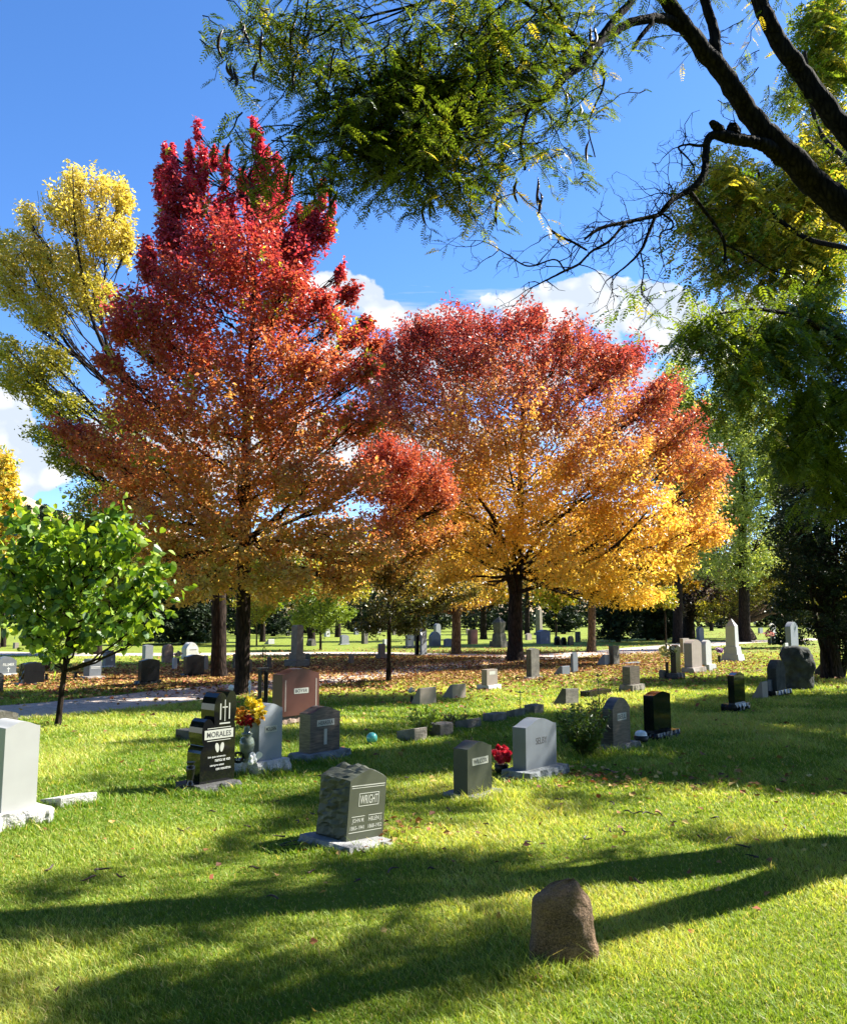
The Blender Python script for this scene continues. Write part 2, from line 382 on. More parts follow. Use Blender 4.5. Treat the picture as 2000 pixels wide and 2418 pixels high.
PATH1 = smoothpath(path_world([(-500, 1712), (-100, 1690), (140, 1673), (300, 1656), (480, 1636), (700, 1613), (900, 1592), (1050, 1575), (1200, 1561), (1330, 1553)]), 60)
PATH2 = smoothpath(path_world([(-900, 1538), (-200, 1541), (150, 1546), (350, 1546), (560, 1545), (800, 1543), (1000, 1546), (1180, 1550), (1300, 1549), (1450, 1541), (1600, 1527), (1750, 1516), (2000, 1508), (2300, 1503)]), 90)
def ribbon(name, P_, w, label):
    t = nrm(np.gradient(P_, axis=0)); nn = np.stack([-t[:, 1], t[:, 0]], 1)
    rs = np.random.RandomState(5)
    wl = w / 2 * (1 + 0.06 * rs.normal(size=(len(P_), 1))); wr = w / 2 * (1 + 0.06 * rs.normal(size=(len(P_), 1)))
    a = P_ + nn * wl; b = P_ - nn * wr; n = len(P_)
    v = np.concatenate([np.c_[a, np.full(n, .004)], np.c_[b, np.full(n, .004)]])
    i = np.arange(n - 1)
    bb = Buf(); bb.add(v, np.stack([i, i + n, i + n + 1, i + 1], 1))
    return tag(bb.build(name, M_PATH), label, kind='structure')
ribbon('path', PATH1, 3.0, 'pale gravel path crossing the lawn below the red maple')
ribbon('path', PATH2, 3.6, 'far pale gravel road behind the maples')
def dist_path(x, y, P_):
    d = np.full(len(x), 1e9)
    for i in range(0, len(P_), 1):
        d = np.minimum(d, (x - P_[i, 0]) ** 2 + (y - P_[i, 1]) ** 2)
    return np.sqrt(d)
# hill
nx, ny = 70, 24
xs = np.linspace(-2200, 900, nx); ys = np.linspace(900, 2300, ny)
X, Y = np.meshgrid(xs, ys)
H = 190 * np.exp(-((X + 800) / 900) ** 2) * np.clip((Y - 900) / 500, 0, 1) ** 0.8 + 25 * np.sin(X / 130 + 1.3) * np.clip((Y - 950) / 600, 0, 1) + 8 * np.sin(X / 47 + Y / 60) + 14 * np.sin(Y / 140 + X / 90)
H *= np.clip((900 - X) / 900, 0, 1); H -= 2
i = (np.arange(ny - 1)[:, None] * nx + np.arange(nx - 1)[None, :]).ravel()
b = Buf(); b.add(np.stack([X.ravel(), Y.ravel(), H.ravel()], 1), np.stack([i, i + 1, i + nx + 1, i + nx], 1))
M_HILL = stone_mat('dry_hill_grass', (0.36, 0.27, 0.17), 0.3, 0.95, scale=0.05, stain=0.0, spec=0.05)
tag(b.build('hill', M_HILL, smooth=True), 'dry tan hillside on the skyline', kind='structure')

# ------------------------------------------------------------------ grass blades
def make_grass(n=760000, seed=3):
    rs = np.random.RandomState(seed)
    # density falls with the square of the distance from the viewer's standing point
    d = 3.0 * (46 / 3.0) ** (rs.rand(n) ** 0.92)
    x = (rs.rand(n) * 2 - 1) * (d * 0.60 + 0.5)
    keep = (dist_path(x, d, PATH1) > 1.45) & (dist_path(x, d, PATH2) > 1.7)
    x = x[keep]; d = d[keep]
    tuft = [(700, 2008, .10, 500), (760, 2024, .12, 500), (860, 2014, .12, 400), (925, 1975, .08, 200), (1260, 2300, .07, 400), (1330, 2312, .10, 700), (1400, 2300, .06, 300), (20, 1955, .15, 500), (110, 1935, .10, 300), (180, 1905, .12, 300), (470, 1882, .12, 400), (540, 1866, .12, 300), (640, 1832, .12, 300), (1120, 1900, .12, 400), (1180, 1886, .1, 200), (1260, 1858, .14, 400), (1320, 1850, .12, 300), (1460, 1785, .15, 300), (760, 1806, .15, 300)]
    tx = np.concatenate([G(a, b_)[0] + rs.normal(size=k) * s_ * 1.6 for a, b_, s_, k in tuft]); ty = np.concatenate([G(a, b_)[1] + rs.normal(size=k) * s_ * .7 for a, b_, s_, k in tuft])
    isT = np.concatenate([np.zeros(len(x), bool), np.ones(len(tx), bool)]); x = np.concatenate([x, tx]); d = np.concatenate([d, ty]); n = len(x)
    p1 = vnoise(x + 50, d, 0.9, 11); p2 = vnoise(x + 90, d, 0.22, 12); p3 = vnoise(x + 70, d, 3.2, 13)
    sc = np.clip(d / 7, 0.75, 2.6)
    h = (0.022 + 0.024 * rs.rand(n) ** 1.5) * (0.55 + 0.9 * p1) * (0.8 + 0.5 * p2) * np.clip(d / 7, 1.0, 1.6)
    long_ = rs.rand(n) < 0.02; h = np.where(long_, h * 1.7, h); h = np.where(isT, h * 2.1, h)
    w = (0.0024 + 0.0018 * rs.rand(n)) * sc
    an = rs.rand(n) * 2 * np.pi
    side = np.stack([np.cos(an), np.sin(an), np.zeros(n)], 1)
    la = rs.rand(n) * 2 * np.pi; lean = h * (0.25 + 1.1 * rs.rand(n))
    wind = np.stack([np.cos(la) * lean - 0.25 * h, np.sin(la) * lean - 0.1 * h, np.zeros(n)], 1)
    base = np.stack([x, d, np.full(n, -0.002)], 1)
    up = np.array([0, 0, 1.0])
    mid = base + wind * 0.35 + up * (h * 0.6)[:, None]
    tip = base + wind + up * (h * (0.98))[:, None]
    v = np.stack([base - side * w[:, None], base + side * w[:, None], mid + side * (w * .8)[:, None], mid - side * (w * .8)[:, None], tip], axis=1)
    t = rs.rand(n)
    lush = np.array([0.12, 0.22, 0.018]); mid_c = np.array([0.23, 0.33, 0.045]); yel = np.array([0.44, 0.50, 0.12]); straw = np.array([0.55, 0.46, 0.19])
    m1 = np.clip((p3 * 0.6 + p1 * 0.4 + 0.35 * (t - .5)) * 1.6 - 0.3, 0, 1)[:, None]
    c = lush * (1 - m1) + mid_c * m1
    m2 = np.clip((p1 * .5 + p3 * .5 - 0.42) * 3 + (t - .5) * 1.2, 0, 1)[:, None]
    c = c * (1 - m2) + yel * m2
    st = (rs.rand(n) < 0.07 + 0.22 * np.clip(p1 * p3 * 2 - .5, 0, 1))[:, None]
    c = np.where(st, straw, c) * (0.75 + 0.5 * rs.rand(n))[:, None]
    bf = Buf(); k = np.arange(n)[:, None] * 5
    bf.v.append(v.reshape(-1, 3)); bf.c.append(np.repeat(c, 5, axis=0)); 
    bf.loops.append((k + np.array([[0, 1, 2, 3]])).ravel()); bf.sizes.append(np.full(n, 4))
    bf.loops.append((k + np.array([[3, 2, 4]])).ravel()); bf.sizes.append(np.full(n, 3)); bf.n = 5 * n
    tag(bf.build('grass', M_GRASS), 'short green and straw coloured lawn grass', kind='stuff')
make_grass()
def litter():
    rs = np.random.RandomState(8)
    xs, ys = [], []
    spots = [((1150, 1575), 4.2, 3.6, 15000), ((900, 1585), 4.0, 4.5, 12000), ((620, 1600), 4, 3.2, 8000), ((1050, 1552), 6, 4, 7000), ((1390, 1552), 5.5, 4.5, 7000), ((450, 1605), 3.5, 3, 5000),
             ((330, 1590), 4, 3, 3500), ((1750, 1530), 7, 7, 1500), ((150, 1620), 4, 2.5, 2000), ((1500, 1585), 5, 3.5, 900), ((1700, 1580), 5, 5, 500), ((1780, 1500), 14, 9, 1500), ((1000, 1700), 4, 4, 160), ((1650, 1850), 1.2, 0.7, 130), ((1340, 1840), 0.5, 0.3, 90), ((950, 1965), 0.35, 0.25, 70), ((1500, 1950), 3, 2, 130), ((600, 2150), 3, 2, 40)]
    for (px, py), sx, sy, n in spots:
        g0 = G(px, py)
        xs.append(g0[0] + rs.normal(size=n) * sx); ys.append(g0[1] + rs.normal(size=n) * sy)
    x = np.concatenate(xs); y = np.concatenate(ys)
    k = y > 3.2; x, y = x[k], y[k]; n = len(x)
    onp = (dist_path(x, y, PATH1) < 1.4) & (rs.rand(n) < 0.75)
    onp |= (dist_path(x, y, PATH2) < 1.7) & (rs.rand(n) < 0.9)
    x, y = x[~onp], y[~onp]; n = len(x)
    z = 0.015 + 0.03 * rs.rand(n) + 0.0006 * y
    nr = nrm(np.stack([rs.normal(size=n) * .45, rs.normal(size=n) * .45, np.ones(n)], 1))
    ax = nrm(np.stack([rs.normal(size=n), rs.normal(size=n), rs.normal(size=n) * .25], 1))
    pal = np.array([(0.20, 0.09, 0.04), (0.32, 0.16, 0.06), (0.42, 0.26, 0.09), (0.13, 0.06, 0.035), (0.50, 0.36, 0.12), (0.30, 0.10, 0.05)])
    c = pal[rs.randint(0, len(pal), n)] * (0.7 + 0.6 * rs.rand(n))[:, None]
    bf = Buf(); ln = 0.075 + 0.05 * rs.rand(n); far = np.clip(y / 12, 0.5, 1.15)
    add_leaves(bf, np.stack([x, y, z], 1), ax, nr, ln * far, ln * .8 * far, c)
    tag(bf.build('fallen_leaves', M_LITTER), 'brown and gold fallen leaves strewn under the maples', kind='stuff')
litter()
def fallen_pods():
    rs = np.random.RandomState(21); bf = Buf()
    px = [(1300, 1918), (1450, 1905), (1485, 1925), (1530, 1928), (1560, 1930), (1380, 1990), (1440, 1970), (1470, 1970), (1150, 1955), (1240, 2000), (740, 1930), (1060, 1920), (590, 1960), (430, 1970), (280, 2080), (215, 2085), (1330, 1895), (1650, 1985), (1720, 1990),
          (1760, 2010), (1900, 1965), (1850, 1970), (650, 2130), (920, 2065), (850, 2090), (760, 1840), (960, 1843), (1100, 1860), (1000, 1830), (1400, 1850), (1640, 1860), (1590, 1950), (730, 2070), (120, 2060), (500, 1925), (1690, 1940)]
    px += [(rs.uniform(100, 1950), rs.uniform(1820, 2100)) for _ in range(16)]
    for a, b_ in px:
        p = G(a, b_); an = rs.rand() * 2 * np.pi; ln = rs.uniform(.07, .16); k = rs.normal() * 1.6
        s = np.linspace(-.5, .5, 8)
        pts = np.stack([p[0] + ln * (s * np.cos(an) - k * s * s * np.sin(an)), p[1] + ln * (s * np.sin(an) + k * s * s * np.cos(an)), 0.035 + 0.008 * np.cos(s * 6 + rs.rand() * 6)], 1)
        tube(bf, pts, 0.008 * np.sqrt(np.clip(1 - (s * 1.9) ** 2, 0.05, 1)), 5, (0.03, 0.018, 0.012), cap=False)
    tag(bf.build('fallen_seed_pods', M_POD), 'dark curled seed pods and twigs scattered on the lawn', kind='stuff')
fallen_pods()

# ================================================================== gravestones
TH = R(50)
DX = np.array([math.cos(TH), math.sin(TH), 0]); DY = np.array([-math.sin(TH), math.cos(TH), 0])
def bis(f, lo, hi, n=40):
    flo = f(lo)
    for _ in range(n):
        m = (lo + hi) / 2
        if (f(m) > 0) == (flo > 0): lo = m
        else: hi = m
    return (lo + hi) / 2
def span(P0, d, tx, hi=8.0):
    f = lambda t: proj(P0 + d * t)[0] - tx
    if (f(0) > 0) == (f(hi) > 0): return 0.3
    return bis(f, 0, hi)
def height(P0, ty):
    return bis(lambda t: proj(P0 + np.array([0, 0, t]))[1] - ty, 0, 15)
def noise3(p, s, seed=0): return mnoise.fractal(Vector((p[0] * s + seed, p[1] * s, p[2] * s)), 0.8, 2.1, 4)
def rough_box(buf, x0, x1, y0, y1, z0, z1, amp=0.02, step=0.03, seed=0, faces=('front', 'left', 'right', 'back')):
    """box with pitched (displaced) sides and a sawn flat top"""
    w, t, h = x1 - x0, y1 - y0, z1 - z0
    nx_ = int(np.clip(w / step, 2, 46)); ny_ = int(np.clip(t / step, 2, 30)); nz_ = int(np.clip(h / step, 2, 14))
    ring = [(x0 + w * i / nx_, y0, 0, -1) for i in range(nx_)] + [(x1, y0 + t * i / ny_, 1, 0) for i in range(ny_)] + \
           [(x1 - w * i / nx_, y1, 0, 1) for i in range(nx_)] + [(x0, y1 - t * i / ny_, -1, 0) for i in range(ny_)]
    n = len(ring); vs = []
    for k in range(nz_ + 1):
        z = z0 + h * k / nz_
        for (x, y, nx1, ny1) in ring:
            a = amp * (0.35 if k == nz_ else 1.0)
            d = a * 1.6 * noise3((x, y, z * 0.6), 9, seed) + (0 if k == nz_ else amp * 0.7 * math.sin(math.pi * k / nz_))
            vs.append((x + nx1 * d, y + ny1 * d, z))
    f = [[k * n + i, k * n + (i + 1) % n, (k + 1) * n + (i + 1) % n, (k + 1) * n + i] for k in range(nz_) for i in range(n)]
    buf.add(vs, f); buf.add([vs[nz_ * n + i] for i in range(n)], [list(range(n))])
def outline(prof, w, h, crest, n=28):
    """front outline, from lower left round over the top to lower right: list of (x, z)"""
    pts = [(0, 0)]
    us = np.linspace(0, 1, n)
    if prof == 'flat': pts += [(0, h), (w, h)]
    elif prof == 'serp': pts += [(w * u, h + crest * (math.sin(math.pi * u) ** 1.6)) for u in us]
    elif prof == 'round': pts += [(w * u, h + crest * math.sqrt(max(0, 1 - (2 * u - 1) ** 2))) for u in us]
    elif prof == 'arch': pts += [(w * u, h + crest * (1 - (2 * u - 1) ** 2)) for u in us]
    elif prof == 'peak': pts += [(0, h), (w * .5, h + crest), (w, h)]
    elif prof == 'wright': pts += [(0, h), (w * .1, h + crest * .25), (w * .3, h + crest * .7), (w * .5, h + crest), (w * .7, h + crest * .7), (w * .9, h + crest * .25), (w, h)]
    elif prof == 'hearts':
        q = [(0, .33), (.02, .36), (.06, .385), (.09, .41), (.06, .44), (.035, .49), (.025, .55), (.04, .61), (.09, .67), (.17, .70), (.25, .695), (.31, .67), (.35, .64), (.365, .62), (.375, .66), (.36, .72), (.355, .79), (.37, .86),
             (.42, .93), (.5, .975), (.58, .985), (.65, .965), (.70, .935), (.72, .915), (.74, .94), (.80, .985), (.88, 1.0), (.95, .975), (1.0, .92), (1.02, .85), (1.01, .77), (.98, .70), (.965, .65), (.985, .61), (1.0, .57)]
        pts += [(w * a, h * b_) for a, b_ in q]
    elif prof == 'teardrop': pts = [(w * (.5 + .5 * math.sin(a)), h * .5 - h * .5 * math.cos(a)) for a in np.linspace(-math.pi * .12, -math.pi * 1.88, n)]; 
    pts.append((w, 0))
    return pts
def add_prism(buf, pts, y0, y1, rough=0.0, seed=0, slices=1, step=0.03):
    """extrude an x-z outline from y0 to y1; rough displaces the perimeter between the two dressed faces"""
    P_ = [pts[0]]
    if rough:
        for a, c_ in zip(pts[:-1], pts[1:]):
            d = math.hypot(c_[0] - a[0], c_[1] - a[1]); m = max(1, int(d / step))
            P_ += [(a[0] + (c_[0] - a[0]) * k / m, a[1] + (c_[1] - a[1]) * k / m) for k in range(1, m + 1)]
    else: P_ = list(pts)
    n = len(P_); A = np.array(P_); cx, cz = A[:, 0].mean(), A[:, 1].max() * 0.45
    nr_ = nrm(np.stack([A[:, 0] - cx, A[:, 1] - cz], 1))
    vs = []
    for k in range(slices + 1):
        y = y0 + (y1 - y0) * k / slices
        e = 0.0 if (k == 0) else math.sin(math.pi * k / slices) * 0.5 + 0.4
        for i in range(n):
            d = 0
            if rough and e and A[i, 1] > 0.001: d = rough * e * (1.8 * noise3((A[i, 0], y, A[i, 1]), 8, seed) + 0.25)
            vs.append((A[i, 0] + nr_[i, 0] * d, y, A[i, 1] + nr_[i, 1] * d))
    f = [[k * n + i, k * n + (i + 1), (k + 1) * n + i + 1, (k + 1) * n + i] for k in range(slices) for i in range(n - 1)]
    f = [[a[3], a[2], a[1], a[0]] for a in f]
    buf.add(vs, f); buf.add(vs[:n], [list(range(n))[::-1]]); buf.add(vs[-n:], [list(range(n))])
def loc_parent(o, parent, loc=(0, 0, 0)):
    o.parent = parent; o.location = loc
def text_mesh(name, s, w, h, mat, parent, loc, ext=0.0015, bold=True, align='C'):
    cu = bpy.data.curves.new(name, 'FONT'); cu.body = s; cu.size = 1; cu.align_x = 'CENTER'; cu.align_y = 'CENTER'
    cu.extrude = 0.5; cu.resolution_u = 3
    if bold: cu.offset = 0.004
    tmp = bpy.data.objects.new('tmp_text', cu); C.objects.link(tmp)
    dg = bpy.context.evaluated_depsgraph_get()
    me = bpy.data.meshes.new_from_object(tmp.evaluated_get(dg))
    bpy.data.objects.remove(tmp)
    n = len(me.vertices); co = np.zeros(n * 3); me.vertices.foreach_get('co', co); co = co.reshape(-1, 3)
    mn, mx_ = co.min(0), co.max(0); c_ = (mn + mx_) / 2; e = np.maximum(mx_ - mn, 1e-6)
    co = (co - c_) / e * np.array([w, h, ext])
    co = np.stack([co[:, 0], -co[:, 2], co[:, 1]], 1)   # stand upright, facing -y
    me.vertices.foreach_set('co', co.ravel()); me.update()
    me.materials.clear(); me.materials.append(mat)
    o = bpy.data.objects.new(name, me); C.objects.link(o); loc_parent(o, parent, loc)
    return o
def slab(name, x0, x1, y0, y1, z0, z1, mat, parent):
    b_ = Buf(); v = [(x0, y0, z0), (x1, y0, z0), (x1, y1, z0), (x0, y1, z0), (x0, y0, z1), (x1, y0, z1), (x1, y1, z1), (x0, y1, z1)]
    b_.add(v, [[0, 3, 2, 1], [4, 5, 6, 7], [0, 1, 5, 4], [1, 2, 6, 5], [2, 3, 7, 6], [3, 0, 4, 7]])
    return b_.build(name, mat, parent, color=False)
STONES = {}
def bevel(o, w=0.006):
    m = o.modifiers.new('edge_wear', 'BEVEL'); m.width = w; m.segments = 2; m.limit_method = 'ANGLE'; m.angle_limit = R(50)
def stone(key, label, die=None, base=None, prof='serp', crest=0.0, mat='grey', bmat=None, rough=0.0, lean=(0, 0), group='gravestones on the lawn', name='gravestone', brough=True, thick=None, slant=None, texts=(), back=.12):
    """die = (x, y, xr, xl, ytop) photo pixels: near lower corner, right and left ends, top at the near corner. base the same."""
    if base is not None: P0 = G(base[0], base[1])
    else: P0 = G(die[0], die[1])
    root = empty(name, P0, label, 'gravestone' if name == 'gravestone' else name.replace('_', ' '), group, rz=TH + R(lean[2] if len(lean) > 2 else 0), rx=R(lean[0]), ry=R(lean[1]))
    hb = 0.0; far = P0[1]; step = max(0.022, far * 0.0035)
    Mi = Matrix.Rotation(TH, 3, 'Z').inverted()
    sd = hash_(key)
    if base is not None:
        hb = height(P0, base[4]); top = P0 + np.array([0, 0, hb])
        bw = span(top, DX, base[2]); bt = span(top, DY, base[3])
        bb = Buf(); rough_box(bb, 0, bw, 0, bt, -0.05, hb, amp=0.028 if brough else 0.002, step=step, seed=sd)
        bb.build('base', MS[bmat or mat], root, color=False)
    if die is not None:
        Pd = G(die[0], die[1], hb); off = Mi @ Vector(Pd - P0)
        w = span(Pd, DX, die[2]); t = thick or span(Pd, DY, die[3]); h = height(Pd, die[4])
        bd = Buf()
        if slant is not None:
            prof_ = [(0, 0), (0, h), (t * slant, h), (t, h * back), (t, 0)]
            for s_ in (0,):
                v = [(0, y, z) for y, z in prof_] + [(w, y, z) for y, z in prof_]; n = len(prof_)
                bd.add(v, [[i, (i + 1) % n, n + (i + 1) % n, n + i] for i in range(n)]); bd.add(v[:n], [list(range(n))[::-1]]); bd.add(v[n:], [list(range(n))])
                bd.v[0] = np.array(v)
        else:
            add_prism(bd, outline(prof, w, h, crest * w), 0, t, rough=rough, seed=sd, slices=8 if rough else 1, step=step)
        o = bd.build('headstone', MS[mat], root, color=False); o.location = off
        if slant is not None or not rough: bevel(o, 0.004 + 0.0003 * far)
        for tx in texts:
            kind, s_, u0, u1, v0, v1 = tx[:6]; tl = tx[6] if len(tx) > 6 else None
            x0, x1, z0, z1 = off[0] + u0 * w, off[0] + u1 * w, off[2] + v0 * h, off[2] + v1 * h; y = off[1]
            if kind == 'panel':
                pn = slab('name_panel', x0, x1, y - 0.004, y + 0.002, z0, z1, MS['panel'], root)
                text_mesh('lettering', s_, (x1 - x0) * .84, (z1 - z0) * .6, MS['inkd'], pn, ((x0 + x1) / 2, y - 0.0048, (z0 + z1) / 2))
            elif kind == 'text': text_mesh('lettering', s_, x1 - x0, z1 - z0, MS[tl or 'inkl'], root, ((x0 + x1) / 2, y - 0.0008, (z0 + z1) / 2), bold=(z1 - z0) > 0.03)
            elif kind == 'bar': slab('engraved_line', x0, x1, y - 0.002, y + 0.002, z0, z1, MS[tl or 'inkl'], root)
        STONES[key] = dict(root=root, off=off, w=w, t=t, h=h, hb=hb)
    return root
def hash_(s): return sum(ord(c_) * (i + 1) for i, c_ in enumerate(s)) % 977
# ---- foreground and middle stones
stone('wright', 'leaning green grey WRIGHT headstone with a rough pitched top and sunken base', (816, 1988, 903, 746, 1845), (824, 2022, 928, 706, 2004), 'wright', 0.19, 'green', 'greyr', 0.030, lean=(1.6, 4.0),
      texts=[('bar', '', .04, .96, .90, .915, 'panel'), ('bar', '', .05, .95, .865, .875, 'panel'),
             ('bar', '', .27, .80, .555, .565, 'panel'), ('bar', '', .27, .80, .765, .775, 'panel'), ('bar', '', .26, .275, .555, .775, 'panel'), ('bar', '', .795, .81, .555, .775, 'panel'), ('text', 'WRIGHT', .30, .78, .59, .74, 'panel'),
             ('bar', '', .10, .45, .385, .395, 'panel'), ('bar', '', .55, .93, .385, .395, 'panel'),
             ('text', 'JOHN M.', .12, .44, .27, .36, 'panel'), ('text', '1865-1941', .08, .45, .17, .235, 'panel'), ('text', 'HELEN J.', .56, .93, .27, .36, 'panel'), ('text', '1868-1952', .56, .94, .17, .235, 'panel'), ('bar', '', .05, .95, .125, .135, 'panel')])
stone('morales', 'polished black MORALES headstone cut as two stepped hearts with an etched cross', (471, 1854, 553, 440, 1636), (471, 1878, 566, 411, 1860), 'hearts', 0, 'black', 'blackr', 0,
      texts=[('panel', 'MORALES', .10, .93, .475, .575), ('bar', '', .18, .86, .59, .597, 'panel'), ('bar', '', .18, .86, .452, .459, 'panel'),
             ('bar', '', .665, .685, .66, .90, 'panel'), ('bar', '', .60, .75, .81, .823, 'panel'), ('bar', '', .53, .56, .68, .86, 'panel'), ('bar', '', .79, .82, .68, .86, 'panel'), ('bar', '', .52, .83, .63, .645, 'panel'),
             ('text', 'los que amamos', .22, .72, .262, .29), ('text', 'nunca se van', .42, .86, .222, .248), ('text', 'siempre estan', .28, .68, .168, .196), ('text', 'con nosotros', .45, .88, .128, .154)])
stone('molden', 'blue grey MOLDEN headstone with a serpentine top on a wide rough base', (611, 1799, 665, 590, 1676), (606, 1836, 684, 548, 1803), 'serp', 0.16, 'molden', 'whiter', 0, texts=[('panel', 'MOLDEN', .24, .76, .54, .66)])
stone('boyer', 'large red brown granite BOYER headstone with carved side strips', (665.5, 1694, 753, 642, 1594), (664, 1719, 762, 634, 1693), 'serp', 0.10, 'red', 'redr', 0,
      texts=[('panel', 'BOYER', .31, .70, .52, .65), ('bar', '', .07, .10, .12, .86, 'pink'), ('bar', '', .90, .93, .12, .86, 'pink')])
stone('herrera', 'streaked brown HERRERA headstone with a curved top beside its sunlit lawn patch', (731.6, 1781, 802, 706, 1687), (724, 1805, 828, 684, 1785), 'serp', 0.14, 'brown', 'bluer', 0, texts=[('panel', 'HERRERA', .22, .80, .66, .82), ('bar', '', .46, .56, .18, .58, 'panel')])
stone('selby', 'pale blue grey SELBY headstone on a broad rough base in dappled shade', (1242.6, 1821, 1314.5, 1211, 1720), (1253, 1853, 1343, 1184, 1828), 'serp', 0.12, 'blue', 'bluer', 0, texts=[('text', 'SELBY', .32, .68, .56, .72, 'inkd')])
stone('wilcox', 'dark grey WILCOX headstone with a light name panel beside red flowers', (1104.5, 1880, 1161.6, 1071, 1771), (1117, 1895, 1187, 1046, 1883), 'serp', 0.14, 'green', 'greyr', 0, texts=[('panel', 'WILCOX', .18, .84, .62, .78)])
stone('leftwhite', 'tall white granite headstone at the left edge on a rough white base', (2, 1921, 85, -45, 1721), (-25, 1970, 121, -95, 1930), 'serp', 0.15, 'white', 'whiter', 0)
stone('leftmarker', 'low white rough faced marker block beside the tall white headstone', (143, 1911, 228, 95, 1886), None, 'flat', 0, 'whiter', None, 0, name='grave_marker', slant=.06, back=.35)
stone('leftbrown', 'grey brown headstone partly hidden behind the tall white headstone', (-45, 1790, 38, -90, 1692), None, 'arch', 0.10, 'weather', None, 0)
stone('plaque', 'low brown block marker half hidden behind the black heart stone', (452, 1752, 478, 414, 1728), None, 'flat', 0, 'weather', None, 0, name='grave_marker')
stone('slantone', 'tan slant marker with a white flower at its back', (992, 1667, 1030, 971, 1626), None, 'peak', 0.10, 'pink', None, 0, slant=0.22, group='slant markers')
stone('slanttwo', 'tan slant marker standing alone on sunlit grass left of the labelled stone', (1068, 1652, 1100, 1044, 1618), None, 'flat', 0, 'pink', None, 0, slant=0.2, group='slant markers')
stone('slantthree', 'tall tilted slant marker striped by tree shade near the low black bench', (1336, 1669, 1366, 1306, 1627), None, 'flat', 0, 'weather', None, 0, slant=0.3, lean=(0, 3), group='slant markers')
stone('labelled', 'small tan headstone with a white plate on a pitched base', (1150, 1619, 1175, 1137, 1582), (1153, 1631, 1184, 1126, 1619), 'flat', 0, 'pink', 'whiter', 0, texts=[('bar', '', .22, .78, .66, .88, 'panel')])
stone('tallmossy', 'tall mossy grey headstone in front of the big maple trunk', (1255, 1599, 1274, 1243, 1535), (1248, 1607, 1281, 1236, 1600), 'peak', 0.1, 'weather', 'weatherr', 0.01)
stone('darkslant', 'small dark backed slant marker beside a thin pale slab', (1328, 1597, 1346, 1306, 1574), None, 'flat', 0, 'blue', None, 0, slant=0.25, group='slant markers')
stone('thinslab', 'thin pale upright slab behind the dark backed slant marker', (1354, 1591, 1365, 1348, 1545), None, 'peak', 0.2, 'blue', None, 0)
stone('whiteslant', 'pale slant marker left of a square olive headstone', (1428, 1574, 1441, 1408, 1547), None, 'round', 0.2, 'grey', None, 0, slant=0.25, group='slant markers')
stone('olive', 'square olive stained headstone behind the pale slant marker', (1449, 1568, 1463, 1438, 1526), (1452, 1573, 1467, 1434, 1568), 'flat', 0, 'weather', 'weather', 0)
stone('flatledger', 'flat grey ledger slab lying in the leaf strewn grass', (1485, 1571, 1516, 1468, 1566), None, 'flat', 0, 'grey', None, 0, name='ledger_slab')
stone('barrel', 'rounded shaft headstone of streaked grey stone on a rough square base', (1488.5, 1618, 1511, 1470, 1576), (1494, 1636, 1522, 1462, 1619), 'arch', 0.05, 'brown', 'weatherr', 0)
stone('bell', 'round topped dark stained BELL headstone on a rough base beside the bushy plant', (1448.5, 1762, 1489, 1425, 1676), (1454, 1781, 1511, 1416, 1764), 'arch', 0.28, 'brown', 'weatherr', 0, texts=[('panel', 'BELL', .26, .78, .66, .86)])
stone('smallblock', 'small square grey block standing at the left of the BELL stone', (1428, 1770, 1440, 1419, 1728), None, 'flat', 0, 'weather', None, 0, name='grave_marker')
stone('blackright', 'wide black headstone in deep shade right of the BELL stone', (1545, 1730, 1585, 1521, 1644), (1553, 1752, 1605, 1507, 1734), 'serp', 0.08, 'black', 'blackm', 0)
stone('blacknarrow', 'narrow black headstone on a black base in shade near the mossy boulder', (1735.5, 1663, 1760, 1720, 1596), (1739, 1682, 1771, 1703, 1665), 'serp', 0.1, 'black', 'blackm', 0)
stone('whiteedge', 'narrow white slant marker in shade before the round dark stone', (1801, 1653, 1814, 1776, 1611), None, 'flat', 0, 'pink', None, 0, slant=0.15, group='slant markers')
stone('roundshade', 'round shouldered dark mossy headstone beside the big boulder', (1835, 1632, 1856, 1813, 1580), (1832, 1648, 1868, 1806, 1633), 'arch', 0.3, 'mossrock', 'blackm', 0)
stone('bluepost', 'small slate blue headstone right of the narrow white slant marker', (1822, 1647, 1833, 1815, 1606), None, 'flat', 0, 'blue', None, 0)
stone('pinkpair', 'pinkish granite headstone on a rough base left of a white round top stone', (1635, 1577, 1658, 1616, 1520), (1637, 1592, 1667, 1609, 1578), 'arch', 0.15, 'pink', 'pink', 0)
stone('whiteround', 'bright white round topped headstone beside the pinkish one', (1668, 1570, 1681, 1657, 1524), (1675, 1585, 1691, 1663, 1570), 'round', 0.35, 'white', 'white', 0, brough=False)
stone('blackflower', 'narrow black headstone on a black base with pale yellow flowers at its left', (1597, 1590, 1608, 1584, 1529), (1600, 1606, 1617, 1572, 1591), 'serp', 0.2, 'blackm', 'blackr', 0)
stone('tinygrey', 'tiny rough grey marker left of the black stone with yellow flowers', (1566, 1605, 1573, 1556, 1586), None, 'arch', 0.2, 'weatherr', None, 0, name='grave_marker')
stone('backtan', 'square tan headstone behind the pinkish headstone', (1614, 1545, 1628, 1606, 1508), None, 'flat', 0, 'pink', None, 0)
stone('halfblack', 'white faced headstone with a black shaded side behind the pinkish pair', (1652, 1516, 1663, 1644, 1486), None, 'peak', 0.2, 'grey', None, 0)
stone('rightarched', 'tall arched grey headstone rising behind the mossy boulder', (1869, 1529, 1886, 1856, 1480), (1872, 1534, 1890, 1852, 1529), 'arch', 0.2, 'grey', 'white', 0)
